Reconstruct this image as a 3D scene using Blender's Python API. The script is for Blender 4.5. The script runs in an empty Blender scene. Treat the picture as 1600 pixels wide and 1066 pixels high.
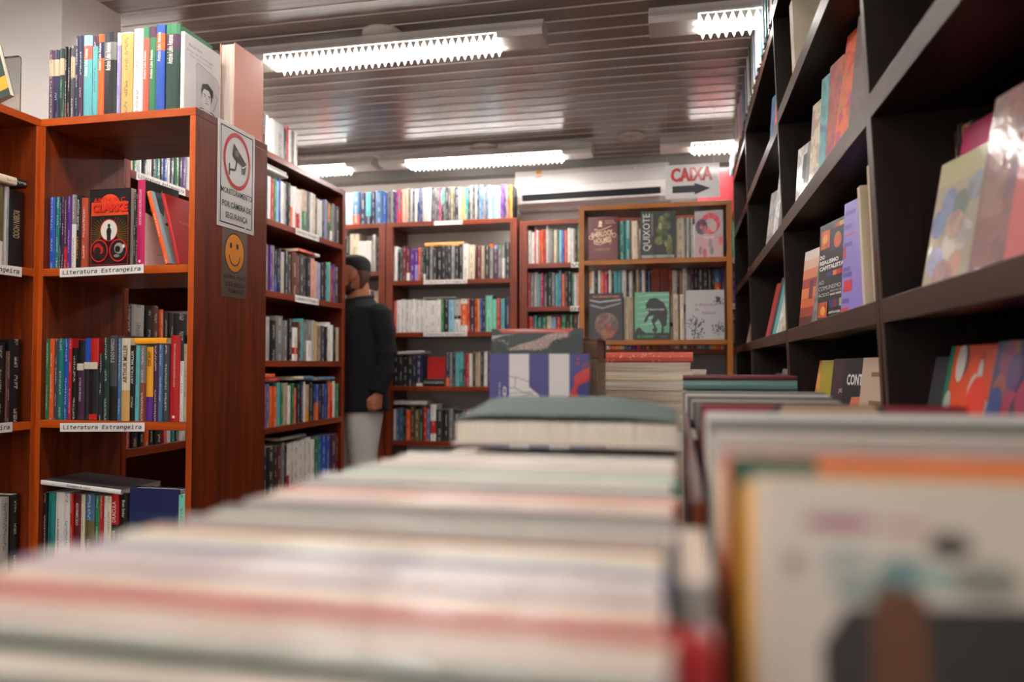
import bpy, bmesh, math, random, glob, os
from mathutils import Matrix, Vector

# ------------------------------------------------------------------ camera, world, exposure
scene = bpy.context.scene
COL = scene.collection
scene.view_settings.view_transform = 'Standard'
scene.view_settings.look = 'None'
scene.view_settings.gamma = 1.0
scene.view_settings.use_curve_mapping = False
scene.view_settings.exposure = 1.5
CAM_Z = 1.02
F_PX = 1200.0
cam_data = bpy.data.cameras.new('camera')
cam_data.sensor_width = 36.0
cam_data.lens = F_PX / 1600.0 * 36.0
cam_data.clip_start = 0.02
cam_data.dof.use_dof = True
cam_data.dof.focus_distance = 2.15
cam_data.dof.aperture_fstop = 2.5
cam = bpy.data.objects.new('camera', cam_data)
COL.objects.link(cam)
cam.location = (0, 0, CAM_Z)
cam.rotation_euler = (math.radians(90 + 1.77), 0, math.radians(12.3))
scene.camera = cam
world = bpy.data.worlds.new('world')
scene.world = world
world.use_nodes = True
world.node_tree.nodes['Background'].inputs[0].default_value = (0.9, 0.92, 1.0, 1)
world.node_tree.nodes['Background'].inputs[1].default_value = 0.004
LAMP_STRENGTH = 16.0
# daylight entering through the open shop front behind the camera
day = bpy.data.lights.new('shopfront_daylight', 'AREA')
day.shape = 'RECTANGLE'; day.size = 3.2; day.size_y = 1.9; day.energy = 14.0; day.color = (1.0, 0.97, 0.95)
dayo = bpy.data.objects.new('shopfront_daylight', day)
COL.objects.link(dayo)
dayo.location = (-0.6, -2.45, 1.25); dayo.rotation_euler = (math.radians(90), 0, 0)

R = math.radians
rnd = random.Random(7)

# ------------------------------------------------------------------ colours
def s2l(c):
    return c / 12.92 if c <= 0.04045 else ((c + 0.055) / 1.055) ** 2.4

def hexc(h):
    return tuple(s2l(int(h[i:i + 2], 16) / 255.0) for i in (0, 2, 4))

PAL = {
    'bk': ('101011', 'black'), 'dk': ('222226', 'near black'), 'dg': ('45454a', 'dark grey'), 'gy': ('7b7a78', 'grey'),
    'lg': ('b4b2ae', 'light grey'), 'wh': ('e9e6e0', 'white'), 'cr': ('e2d2b4', 'cream'), 'be': ('bfa98c', 'beige'),
    'ta': ('cda45c', 'tan'), 'br': ('5c3424', 'brown'), 'db': ('351b14', 'dark brown'), 'rd': ('c01a18', 'red'),
    'br2': ('8a4a30', 'reddish brown'), 'dr': ('6c1220', 'dark red'), 'or': ('e8601c', 'orange'), 'ye': ('eda51c', 'yellow'),
    'gn': ('2e7c50', 'green'), 'dn': ('183c2e', 'dark green'), 'mi': ('7fd0b4', 'mint green'), 'te': ('158078', 'teal'),
    'tl': ('5cb0b4', 'pale teal'), 'lb': ('93c6e0', 'light blue'), 'sb': ('456f98', 'steel blue'), 'bl': ('1f50b0', 'blue'),
    'nv': ('1a2048', 'navy blue'), 'pu': ('5a2488', 'purple'), 'la': ('9a90c8', 'lavender'), 'pl': ('4a2044', 'plum'),
    'mg': ('bc1458', 'magenta'), 'pi': ('e09c94', 'pink'), 'co': ('e4604c', 'coral'), 'ol': ('6c6434', 'olive'),
    'ru': ('b8482c', 'rust red'), 'pc': ('f2a860', 'peach'), 'ps': ('f0dcd4', 'pale pink'), 'sg': ('b4beb2', 'sage grey'), 'gt': ('74a096', 'grey teal'), 'sm': ('d88468', 'salmon'),
}

# ------------------------------------------------------------------ materials
MATS = {}

def nt_new(name):
    m = bpy.data.materials.new(name)
    m.use_nodes = True
    return m, m.node_tree, m.node_tree.nodes['Principled BSDF']

def plain(name, col, rough=0.5, metal=0.0, coat=0.0, bump=0.0, bscale=60, emit=0.0):
    if name in MATS:
        return MATS[name]
    m, t, b = nt_new(name)
    c = hexc(col) if isinstance(col, str) else col
    b.inputs['Base Color'].default_value = (*c, 1)
    b.inputs['Roughness'].default_value = rough
    b.inputs['Metallic'].default_value = metal
    b.inputs['Coat Weight'].default_value = coat
    if emit:
        b.inputs['Emission Color'].default_value = (1.0, 0.955, 0.92, 1)
        b.inputs['Emission Strength'].default_value = emit
    tc = t.nodes.new('ShaderNodeTexCoord')
    n = t.nodes.new('ShaderNodeTexNoise')
    n.inputs['Scale'].default_value = bscale
    n.inputs['Detail'].default_value = 4
    t.links.new(tc.outputs['Object'], n.inputs['Vector'])
    if bump:
        bp = t.nodes.new('ShaderNodeBump')
        bp.inputs['Strength'].default_value = bump
        bp.inputs['Distance'].default_value = 0.01
        t.links.new(n.outputs['Fac'], bp.inputs['Height'])
        t.links.new(bp.outputs['Normal'], b.inputs['Normal'])
    MATS[name] = m
    return m

def wood(name, dark, light, axis, rough=0.36, coat=0.22, grain=1.0):
    if name.startswith('dark'): rough, coat = 0.5, 0.06
    if name.startswith('red'): rough, coat = 0.45, 0.12
    key = name + '_' + 'xyz'[axis]
    if key in MATS:
        return MATS[key]
    m, t, b = nt_new(key)
    tc = t.nodes.new('ShaderNodeTexCoord')
    mp = t.nodes.new('ShaderNodeMapping')
    sc = [34.0, 34.0, 34.0]
    sc[axis] = 2.2
    mp.inputs['Scale'].default_value = sc
    t.links.new(tc.outputs['Object'], mp.inputs['Vector'])
    oi = t.nodes.new('ShaderNodeObjectInfo')
    ml = t.nodes.new('ShaderNodeMath'); ml.operation = 'MULTIPLY'; ml.inputs[1].default_value = 40.0
    t.links.new(oi.outputs['Random'], ml.inputs[0])
    t.links.new(ml.outputs[0], mp.inputs['Location'])
    n1 = t.nodes.new('ShaderNodeTexNoise')
    n1.inputs['Scale'].default_value = 1.0; n1.inputs['Detail'].default_value = 7; n1.inputs['Roughness'].default_value = 0.6
    n1.inputs['Distortion'].default_value = 0.6
    t.links.new(mp.outputs[0], n1.inputs['Vector'])
    n2 = t.nodes.new('ShaderNodeTexNoise')
    n2.inputs['Scale'].default_value = 5.0; n2.inputs['Detail'].default_value = 3
    t.links.new(mp.outputs[0], n2.inputs['Vector'])
    mx = t.nodes.new('ShaderNodeMath'); mx.operation = 'MULTIPLY_ADD'; mx.inputs[1].default_value = 0.3; 
    t.links.new(n2.outputs['Fac'], mx.inputs[0]); t.links.new(n1.outputs['Fac'], mx.inputs[2])
    rp = t.nodes.new('ShaderNodeValToRGB')
    rp.color_ramp.elements[0].position = 0.38; rp.color_ramp.elements[0].color = (*hexc(dark), 1)
    rp.color_ramp.elements[1].position = 0.9; rp.color_ramp.elements[1].color = (*hexc(light), 1)
    t.links.new(mx.outputs[0], rp.inputs[0])
    t.links.new(rp.outputs[0], b.inputs['Base Color'])
    b.inputs['Roughness'].default_value = rough
    b.inputs['Coat Weight'].default_value = coat
    b.inputs['Coat Roughness'].default_value = 0.25
    b.inputs['Specular IOR Level'].default_value = 0.3
    bp = t.nodes.new('ShaderNodeBump'); bp.inputs['Strength'].default_value = 0.12 * grain; bp.inputs['Distance'].default_value = 0.004
    t.links.new(n1.outputs['Fac'], bp.inputs['Height'])
    t.links.new(bp.outputs['Normal'], b.inputs['Normal'])
    MATS[key] = m
    return m

def book_material():
    """Printed cover: the colour of each face comes from the mesh, glyph-like print and blotchy art are added where alpha says so."""
    m, t, b = nt_new('printed_cover')
    L = t.links.new
    at = t.nodes.new('ShaderNodeAttribute'); at.attribute_name = 'Col'
    uv = t.nodes.new('ShaderNodeUVMap'); uv.uv_map = 'UVMap'
    sep = t.nodes.new('ShaderNodeSeparateXYZ'); L(uv.outputs[0], sep.inputs[0])
    def math_(op, a, bb=None, c=None):
        n = t.nodes.new('ShaderNodeMath'); n.operation = op
        for i, v in enumerate((a, bb, c)):
            if v is None: continue
            if isinstance(v, (int, float)): n.inputs[i].default_value = v
            else: L(v, n.inputs[i])
        return n.outputs[0]
    comb = t.nodes.new('ShaderNodeCombineXYZ')
    L(math_('MULTIPLY', sep.outputs['X'], 4.0), comb.inputs[0]); L(math_('MULTIPLY', sep.outputs['Y'], 330.0), comb.inputs[1])
    n1 = t.nodes.new('ShaderNodeTexNoise'); n1.inputs['Scale'].default_value = 1.0; n1.inputs['Detail'].default_value = 1
    L(comb.outputs[0], n1.inputs['Vector'])
    n2 = t.nodes.new('ShaderNodeTexNoise'); n2.noise_dimensions = '1D'; n2.inputs['Scale'].default_value = 17.0; n2.inputs['Detail'].default_value = 0
    L(sep.outputs['Y'], n2.inputs['W'])
    glyph = math_('GREATER_THAN', n1.outputs['Fac'], 0.5)
    seg = math_('GREATER_THAN', n2.outputs['Fac'], 0.47)
    strip = math_('LESS_THAN', math_('ABSOLUTE', sep.outputs['X']), 0.15)
    istext = math_('GREATER_THAN', at.outputs['Alpha'], 0.8)
    mask = math_('MULTIPLY', math_('MULTIPLY', glyph, seg), math_('MULTIPLY', strip, istext))
    mask = math_('MULTIPLY', mask, 0.6)
    bw = t.nodes.new('ShaderNodeRGBToBW'); L(at.outputs['Color'], bw.inputs[0])
    dark = math_('GREATER_THAN', bw.outputs[0], 0.32)
    ink = t.nodes.new('ShaderNodeMix'); ink.data_type = 'RGBA'
    L(dark, ink.inputs['Factor']); ink.inputs['A'].default_value = (0.75, 0.72, 0.66, 1); ink.inputs['B'].default_value = (0.05, 0.045, 0.05, 1)
    # blotchy picture
    n3 = t.nodes.new('ShaderNodeTexNoise'); n3.inputs['Scale'].default_value = 22.0; n3.inputs['Detail'].default_value = 5; n3.inputs['Distortion'].default_value = 0.8
    L(uv.outputs[0], n3.inputs['Vector'])
    rp = t.nodes.new('ShaderNodeValToRGB')
    rp.color_ramp.elements[0].position = 0.44; rp.color_ramp.elements[0].color = (0, 0, 0, 1)
    rp.color_ramp.elements[1].position = 0.56; rp.color_ramp.elements[1].color = (1, 1, 1, 1)
    L(n3.outputs['Fac'], rp.inputs[0])
    isart = math_('MULTIPLY', math_('GREATER_THAN', at.outputs['Alpha'], 0.2), math_('LESS_THAN', at.outputs['Alpha'], 0.6))
    artc = t.nodes.new('ShaderNodeMix'); artc.data_type = 'RGBA'; artc.blend_type = 'MIX'
    n4 = t.nodes.new('ShaderNodeTexNoise'); n4.inputs['Scale'].default_value = 14.0; L(uv.outputs[0], n4.inputs['Vector'])
    hs = t.nodes.new('ShaderNodeHueSaturation'); L(at.outputs['Color'], hs.inputs['Color']); L(math_('MULTIPLY_ADD', n4.outputs['Fac'], 0.5, 0.25), hs.inputs['Hue'])
    hs.inputs['Value'].default_value = 0.55
    L(math_('MULTIPLY', math_('MULTIPLY', rp.outputs[0], isart), 0.8), artc.inputs['Factor']); L(at.outputs['Color'], artc.inputs['A']); L(hs.outputs[0], artc.inputs['B'])
    fin = t.nodes.new('ShaderNodeMix'); fin.data_type = 'RGBA'
    L(mask, fin.inputs['Factor']); L(artc.outputs['Result'], fin.inputs['A']); L(ink.outputs['Result'], fin.inputs['B'])
    L(fin.outputs['Result'], b.inputs['Base Color'])
    b.inputs['Roughness'].default_value = 0.48
    b.inputs['Coat Weight'].default_value = 0.3
    b.inputs['Coat Roughness'].default_value = 0.1
    n5 = t.nodes.new('ShaderNodeTexNoise'); n5.inputs['Scale'].default_value = 55.0; n5.inputs['Detail'].default_value = 2
    tc = t.nodes.new('ShaderNodeTexCoord'); L(tc.outputs['Object'], n5.inputs['Vector'])
    bp = t.nodes.new('ShaderNodeBump'); bp.inputs['Strength'].default_value = 0.12; bp.inputs['Distance'].default_value = 0.004
    L(n5.outputs['Fac'], bp.inputs['Height']); L(bp.outputs['Normal'], b.inputs['Coat Normal'])
    MATS['cover'] = m
    return m

def paper_material():
    m, t, b = nt_new('book_paper')
    L = t.links.new
    tc = t.nodes.new('ShaderNodeTexCoord')
    mp = t.nodes.new('ShaderNodeMapping'); mp.inputs['Scale'].default_value = (900, 8, 8); L(tc.outputs['Object'], mp.inputs['Vector'])
    n = t.nodes.new('ShaderNodeTexNoise'); n.inputs['Scale'].default_value = 1.0; n.inputs['Detail'].default_value = 2
    L(mp.outputs[0], n.inputs['Vector'])
    oi = t.nodes.new('ShaderNodeObjectInfo')
    rp = t.nodes.new('ShaderNodeValToRGB')
    rp.color_ramp.elements[0].color = (*hexc('b7a890'), 1); rp.color_ramp.elements[1].color = (*hexc('ece4d6'), 1)
    rp.color_ramp.elements[0].position = 0.3; rp.color_ramp.elements[1].position = 0.6
    L(n.outputs['Fac'], rp.inputs[0])
    mu = t.nodes.new('ShaderNodeMix'); mu.data_type = 'RGBA'; mu.blend_type = 'MULTIPLY'; mu.inputs['Factor'].default_value = 1.0
    L(rp.outputs[0], mu.inputs['A']); L(oi.outputs['Color'], mu.inputs['B'])
    L(mu.outputs['Result'], b.inputs['Base Color'])
    b.inputs['Roughness'].default_value = 0.7
    MATS['paper'] = m
    return m

def wrapped_material():
    m = PAPER.copy(); m.name = 'wrapped_paper'
    t = m.node_tree; b = t.nodes['Principled BSDF']
    b.inputs['Coat Weight'].default_value = 0.7; b.inputs['Coat Roughness'].default_value = 0.22
    tc = t.nodes.new('ShaderNodeTexCoord'); n = t.nodes.new('ShaderNodeTexNoise'); n.inputs['Scale'].default_value = 16.0; n.inputs['Detail'].default_value = 3
    t.links.new(tc.outputs['Object'], n.inputs['Vector'])
    bp = t.nodes.new('ShaderNodeBump'); bp.inputs['Strength'].default_value = 0.6; bp.inputs['Distance'].default_value = 0.012
    t.links.new(n.outputs['Fac'], bp.inputs['Height']); t.links.new(bp.outputs['Normal'], b.inputs['Coat Normal'])
    return m
COVER = book_material()
PAPER = paper_material()
WRAPPED = wrapped_material()

# ------------------------------------------------------------------ mesh helpers
def tag(o, label=None, cat=None, group=None, kind=None):
    if label: o['label'] = label
    if cat: o['category'] = cat
    if group: o['group'] = group
    if kind: o['kind'] = kind
    return o

def empty(name, M, label=None, cat=None, group=None):
    o = bpy.data.objects.new(name, None)
    o.empty_display_size = 0.05
    COL.objects.link(o)
    o.matrix_world = M
    return tag(o, label, cat, group)

def mesh_obj(name, verts, faces, mats, parent=None, M=None, mi=None, smooth=False):
    me = bpy.data.meshes.new(name)
    me.from_pydata([tuple(v) for v in verts], [], faces)
    for m in (mats if isinstance(mats, (list, tuple)) else [mats]):
        me.materials.append(m)
    if mi:
        me.polygons.foreach_set('material_index', mi)
    if smooth:
        me.polygons.foreach_set('use_smooth', [True] * len(me.polygons))
    me.update()
    o = bpy.data.objects.new(name, me)
    COL.objects.link(o)
    if parent:
        o.parent = parent
    if M is not None:
        if parent: o.matrix_local = M
        else: o.matrix_world = M
    return o

BOXF = [(0, 3, 2, 1), (4, 5, 6, 7), (0, 1, 5, 4), (1, 2, 6, 5), (2, 3, 7, 6), (3, 0, 4, 7)]

def boxv(x0, x1, y0, y1, z0, z1):
    return [(x0, y0, z0), (x1, y0, z0), (x1, y1, z0), (x0, y1, z0), (x0, y0, z1), (x1, y0, z1), (x1, y1, z1), (x0, y1, z1)]

def box(name, b, mat, parent=None, bevel=0.0, M=None):
    o = mesh_obj(name, boxv(*b), BOXF, mat, parent, M)
    if bevel:
        md = o.modifiers.new('bevel', 'BEVEL'); md.width = bevel; md.segments = 2; md.limit_method = 'ANGLE'
    return o

def board(name, b, wname, cols, edge, parent, bevel=0.0015):
    """A wooden board, origin at its corner, grain along its longest side, the narrow face towards -y in the edging colour."""
    dims = (b[1] - b[0], b[3] - b[2], b[5] - b[4])
    ax = dims.index(max(dims))
    m = wood(wname, cols[0], cols[1], ax)
    e = wood(wname + '_edging', edge[0], edge[1], ax) if edge else m
    o = mesh_obj(name, boxv(0, dims[0], 0, dims[1], 0, dims[2]), BOXF, [m, e], parent, Matrix.Translation((b[0], b[2], b[4])), mi=[0, 0, 1, 0, 0, 0])
    if bevel:
        md = o.modifiers.new('bevel', 'BEVEL'); md.width = bevel; md.segments = 2; md.limit_method = 'ANGLE'
    return o

def loft(rings, cap=True):
    """rings: lists of points with equal counts -> verts, faces"""
    v = [p for r in rings for p in r]
    n = len(rings[0]); f = []
    for i in range(len(rings) - 1):
        for j in range(n):
            k = (j + 1) % n
            f.append((i * n + j, i * n + k, (i + 1) * n + k, (i + 1) * n + j))
    if cap:
        f.append(tuple(reversed(range(n)))); f.append(tuple(range((len(rings) - 1) * n, len(rings) * n)))
    return v, f

def ellring(c, rx, ry, n=20, sq=2.0):
    out = []
    for i in range(n):
        a = 2 * math.pi * i / n
        ca, sa = math.cos(a), math.sin(a)
        out.append((c[0] + rx * math.copysign(abs(ca) ** (2 / sq), ca), c[1] + ry * math.copysign(abs(sa) ** (2 / sq), sa), c[2]))
    return out

def tube(path, radii, n=12, flat=1.0):
    rings = []
    for i, p in enumerate(path):
        p = Vector(p)
        a = Vector(path[max(0, i - 1)]); b = Vector(path[min(len(path) - 1, i + 1)])
        d = (b - a).normalized()
        u = d.cross(Vector((0, 0, 1)))
        if u.length < 0.05: u = d.cross(Vector((0, 1, 0)))
        u.normalize(); w = d.cross(u).normalized()
        rings.append([tuple(p + u * (radii[i] * math.cos(t)) + w * (radii[i] * flat * math.sin(t))) for t in [2 * math.pi * k / n for k in range(n)]])
    return loft(rings)

def merge(parts):
    V, Fc = [], []
    for v, f in parts:
        o = len(V); V += [tuple(p) for p in v]; Fc += [tuple(i + o for i in q) for q in f]
    return V, Fc

def ellipsoid(c, r, n=14, m=9):
    rings = []
    for i in range(1, m):
        a = math.pi * i / m
        rings.append([(c[0] + r[0] * math.sin(a) * math.cos(t), c[1] + r[1] * math.sin(a) * math.sin(t), c[2] - r[2] * math.cos(a)) for t in [2 * math.pi * k / n for k in range(n)]])
    return loft(rings)

# ------------------------------------------------------------------ text
FONTS = {}
def font(name):
    if name not in FONTS:
        FONTS[name] = None
        try:
            for p in glob.glob(os.path.join(bpy.utils.resource_path('LOCAL'), 'datafiles', 'fonts', name)):
                FONTS[name] = bpy.data.fonts.load(p)
        except Exception:
            pass
    return FONTS[name]

TXT = {}
def text_geo(s, fnt=None, bold=0.0, shear=0.0):
    key = (s, fnt, bold, shear)
    if key in TXT:
        return TXT[key]
    cu = bpy.data.curves.new('lettering', 'FONT')
    cu.body = s
    cu.offset = bold
    cu.shear = shear
    cu.resolution_u = 2
    cu.fill_mode = 'FRONT'
    if fnt and font(fnt):
        cu.font = font(fnt)
    o = bpy.data.objects.new('lettering', cu)
    me = o.to_mesh()
    V = [(v.co.x, v.co.y) for v in me.vertices]
    Fc = [tuple(p.vertices) for p in me.polygons]
    o.to_mesh_clear()
    bpy.data.objects.remove(o); bpy.data.curves.remove(cu)
    if not V:
        V, Fc = [(0, 0), (1, 0), (1, 1)], []
    x0 = min(v[0] for v in V); x1 = max(v[0] for v in V); y0 = min(v[1] for v in V); y1 = max(v[1] for v in V)
    V = [((x - x0) / max(x1 - x0, 1e-6) - 0.5, (y - y0) / max(y1 - y0, 1e-6) - 0.5) for x, y in V]
    TXT[key] = (V, Fc)
    return TXT[key]

MONO = 'DejaVuSansMono.woff2'

class Print:
    """Flat printing laid on a surface: coordinates a (to the viewer's right) and b (up), in metres."""
    def __init__(self, origin, right, up):
        self.o = Vector(origin); self.r = Vector(right).normalized(); self.u = Vector(up).normalized(); self.n = self.r.cross(self.u)
        self.V = []; self.F = []; self.C = []; self.lift = 0.0004; self.clip = None
    def _p(self, a, b): return self.o + self.r * a + self.u * b + self.n * self.lift
    def poly(self, pts, col, art=0.0):
        if self.clip: pts = [(min(self.clip[0], max(0, a)), min(self.clip[1], max(0, b))) for a, b in pts]
        k = len(self.V)
        self.V += [self._p(a, b) for a, b in pts]
        self.F.append(tuple(range(k, k + len(pts)))); self.C.append((*hexc(col), art))
        self.lift += 0.00006
        return self
    def rect(self, a0, a1, b0, b1, col, art=0.0): return self.poly([(a0, b0), (a1, b0), (a1, b1), (a0, b1)], col, art)
    def disc(self, a, b, ra, rb, col, n=28, art=0.0, a0=0, a1=360):
        return self.poly([(a + ra * math.cos(R(a0 + (a1 - a0) * i / n)), b + rb * math.sin(R(a0 + (a1 - a0) * i / n))) for i in range(n if a1 - a0 == 360 else n + 1)], col, art)
    def ring(self, a, b, ra, rb, wa, col, n=32, s=0, e=360, wb=None):
        wb = wb or wa * rb / ra
        for i in range(n):
            t0 = R(s + (e - s) * i / n); t1 = R(s + (e - s) * (i + 1) / n)
            k = len(self.V)
            for t, q in ((t0, 1), (t1, 1), (t1, 0), (t0, 0)):
                self.V.append(self._p(a + (ra - (1 - q) * wa) * math.cos(t), b + (rb - (1 - q) * wb) * math.sin(t)))
            self.F.append((k, k + 1, k + 2, k + 3)); self.C.append((*hexc(col), 0.0))
        self.lift += 0.00006
        return self
    def line(self, pts, w, col):
        for (a0, b0), (a1, b1) in zip(pts, pts[1:]):
            d = math.hypot(a1 - a0, b1 - b0) or 1; x = -(b1 - b0) / d * w / 2; y = (a1 - a0) / d * w / 2
            self.poly([(a0 - x, b0 - y), (a1 - x, b1 - y), (a1 + x, b1 + y), (a0 + x, b0 + y)], col)
            self.lift -= 0.00006
        self.lift += 0.00006
        return self
    def text(self, s, a, b, w, h, col, rot=0, fnt=None, bold=0.0, shear=0.0):
        V, Fc = text_geo(s, fnt, bold, shear)
        k = len(self.V); c, sn = math.cos(R(rot)), math.sin(R(rot))
        for x, y in V:
            x *= w; y *= h
            self.V.append(self._p(a + x * c - y * sn, b + x * sn + y * c))
        for f in Fc:
            self.F.append(tuple(i + k for i in f)); self.C.append((*hexc(col), 0.0))
        self.lift += 0.00006
        return self
    def build(self, name, parent, label=None):
        me = bpy.data.meshes.new(name)
        me.from_pydata([tuple(v) for v in self.V], [], self.F)
        ca = me.color_attributes.new('Col', 'FLOAT_COLOR', 'CORNER')
        uvl = me.uv_layers.new(name='UVMap')
        data, uvs = [], []
        for p, c in zip(me.polygons, self.C):
            for li in p.loop_indices:
                data += c
                v = self.V[me.loops[li].vertex_index] - self.o
                uvs += [v.dot(self.r) , v.dot(self.u)]
        ca.data.foreach_set('color', data); uvl.data.foreach_set('uv', uvs)
        me.materials.append(COVER)
        o = bpy.data.objects.new(name, me); COL.objects.link(o); o.parent = parent
        if label: o['label'] = label
        return o

# ------------------------------------------------------------------ books
BOOKS = []
ORD = ['first', 'second', 'third', 'fourth', 'fifth', 'sixth', 'seventh', 'eighth', 'ninth', 'tenth', 'eleventh', 'twelfth', 'thirteenth', 'fourteenth',
       'fifteenth', 'sixteenth', 'seventeenth', 'eighteenth', 'nineteenth', 'twentieth']
TENS = {20: 'twenty', 30: 'thirty', 40: 'forty', 50: 'fifty', 60: 'sixty', 70: 'seventy', 80: 'eighty', 90: 'ninety'}
def ordinal(n):
    if n <= 20: return ORD[n - 1]
    if n >= 100: return 'hundred-and-' + ordinal(n - 100) if n > 100 else 'hundredth'
    t, u = n // 10 * 10, n % 10
    return (TENS[t][:-1] + 'ieth') if u == 0 else TENS[t] + '-' + ORD[u - 1]

def add_book(M, t, h, d, col, bands=(), text=True, art=False, hard=False, side=None, label='', group='', vis=1.0, prints=None, name=None, paper=None, force=False):
    BOOKS.append(dict(M=M, t=t, h=h, d=d, col=col, bands=list(bands), text=text, art=art, hard=hard, side=side, label=label, group=group, vis=vis, prints=prints, name=name, paper=paper, force=force))

def row(case, z, x0, x1, spec, where, h=0.21, d=0.14, y=0.012, vis=1.0, prints=None, jit=0.006, fill=True, group=None, tilt=0.0, hv=0.012, named='book'):
    """Books shoulder to shoulder. spec: tokens code[+top@frac ...][:width[:height]]"""
    toks = spec.split()
    parsed = []
    for tk in toks:
        p = tk.split(':')
        cp = p[0].split('+')
        bands = []
        for q in cp[1:]:
            c, fr = q.split('@'); bands.append((float(fr), c))
        w = float(p[1]) if len(p) > 1 and p[1] else rnd.uniform(0.7, 1.3) * 10
        hh = float(p[2]) / 1000 if len(p) > 2 else None
        parsed.append((cp[0], bands, w, hh))
    tot = sum(p[2] for p in parsed)
    k = (x1 - x0) / tot
    x = x0
    for i, (c, bands, w, hh) in enumerate(parsed):
        w = w * k
        if c == '_':
            x += w; continue
        bh = hh if hh else h + rnd.uniform(-hv, hv)
        yy = y + rnd.uniform(0, jit)
        tl = tilt + (rnd.uniform(-0.4, 0.4) if not tilt else 0)
        M = case.matrix @ Matrix.Translation((x + (0 if tl <= 0 else 0), yy, z)) @ Matrix.Rotation(R(tl), 4, 'Y')
        nm = PAL[c][1]
        prev = PAL[parsed[i - 1][0]][1] if i > 0 and parsed[i - 1][0] != '_' else None
        nb = 'beside %s one, ' % prev if prev and len((nm + ' ' + prev + ' ' + where).split()) <= 8 else ''
        lab = '%s %s, %s%s along %s' % (nm, named, nb, ordinal(i + 1), where)
        add_book(M, w * 0.96, bh, d, c, bands, label=lab, group=group or ('books on ' + where), vis=vis, prints=(prints or {}).get(i), side=None, hard=rnd.random() < 0.15)
        x += w

def display(case, x, y, z, w, h, t, col, label, rz=0.0, lean=0.0, tilt=0.0, **kw):
    """A book shown with its front cover towards the aisle."""
    M = case.matrix @ Matrix.Translation((x, y, z)) @ Matrix.Rotation(R(rz), 4, 'Z') @ Matrix.Rotation(R(tilt), 4, 'Y') @ Matrix.Rotation(R(-lean), 4, 'X') @ Matrix.Translation((0, t, 0)) @ Matrix.Rotation(R(-90), 4, 'Z')
    kw.setdefault('text', False)
    add_book(M, t, h, w, col, label=label, **kw)

def flat_book(case, x, y, z, w, d, t, col, label, rz=0.0, tilt=0.0, **kw):
    """A book lying down, its spine towards the viewer: w along x, d deep, t thick."""
    M = case.matrix @ Matrix.Translation((x, y, z)) @ Matrix.Rotation(R(rz), 4, 'Z') @ Matrix.Rotation(R(tilt), 4, 'Y') @ Matrix(((0, 0, 1, 0), (0, 1, 0, 0), (-1, 0, 0, t), (0, 0, 0, 1)))
    add_book(M, t, w, d, col, label=label, **kw)

def flat_pages(case, x, y, z, w, d, t, col, label, rz=0.0, **kw):
    """Lying down with the page edges towards the viewer."""
    M = case.matrix @ Matrix.Translation((x, y, z)) @ Matrix.Rotation(R(rz), 4, 'Z') @ Matrix(((0, 0, 1, 0), (0, -1, 0, d), (1, 0, 0, 0), (0, 0, 0, 1)))
    add_book(M, t, w, d, col, label=label, **kw)

def pages_out(case, x, y, z, t, h, d, col, label, **kw):
    """Upright, page edges towards the viewer."""
    M = case.matrix @ Matrix.Translation((x + t, y + d, z)) @ Matrix.Rotation(R(180), 4, 'Z')
    add_book(M, t, h, d, col, label=label, **kw)

def book_geo(b, uvoff):
    """cover verts, faces, colours (rgba per face), uvs (per face list); page box"""
    t, h, d = b['t'], b['h'], b['d']
    hard = b['hard'] or (t > 0.03 and b['d'] > 0.16)
    c = 0.0022 if hard else 0.0008
    inset = 0.003 if hard else 0.0006
    bul = min(0.0035, t * 0.12)
    base = hexc(PAL[b['col']][0]); sidec = hexc(PAL[b['side']][0]) if b['side'] else base
    j = rnd.uniform(0.88, 1.08)
    base = tuple(min(1, v * j) for v in base)
    levels = [0.0]
    cols = []
    fr = sorted(b['bands'])
    cur = base
    for f, cc in fr:
        if f < 0.005:
            cur = hexc(PAL[cc][0]); continue
        levels.append(f * h); cols.append(cur); cur = hexc(PAL[cc][0])
    levels.append(h); cols.append(cur)
    sec = [(0, d), (0, c * 1.5), (t * 0.15, -bul * 0.6), (t * 0.5, -bul), (t * 0.85, -bul * 0.6), (t, c * 1.5), (t, d), (t - c, d), (t - c, c * 2), (c, c * 2), (c, d)]
    sec = [(x, y + bul) for x, y in sec]
    n = len(sec)
    V = [(x, y, z) for z in levels for x, y in sec]
    F, C, U = [], [], []
    for i in range(len(levels) - 1):
        for k in range(n):
            k2 = (k + 1) % n
            F.append((i * n + k, i * n + k2, (i + 1) * n + k2, (i + 1) * n + k))
            spine = 1 <= k <= 4
            if spine:
                C.append((*cols[i], 1.0 if b['text'] else 0.0))
            elif k in (0, 5):
                C.append((*(sidec if not b['bands'] else cols[i] if not b['side'] else sidec), 0.4 if b['art'] else 0.0))
            else:
                C.append((*sidec, 0.0))
            uv = []
            for a, zi in ((k, i), (k2, i), (k2, i + 1), (k, i + 1)):
                x, y = sec[a]; z = levels[zi]
                if spine: uv.append((x / t - 0.5, z + uvoff))
                else: uv.append((y + uvoff, z + uvoff * 0.37))
            U.append(uv)
    top = (len(levels) - 1) * n
    for o, rev in ((0, False), (top, True)):
        quads = [(0, 1, 9, 10), (5, 6, 7, 8), (1, 2, 3, 4, 5, 8, 9)]
        for q in quads:
            q = tuple(a + o for a in q)
            F.append(tuple(reversed(q)) if not rev else q)
            C.append((*(cols[0] if o == 0 else cols[-1]), 0.0)); U.append([(0, 0)] * len(q))
    F[:] = [tuple(f) for f in F]
    pg = (c, t - c, c * 2 + bul, d + bul - inset * 1.4, inset, h - inset)
    return V, F, C, U, pg

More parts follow.
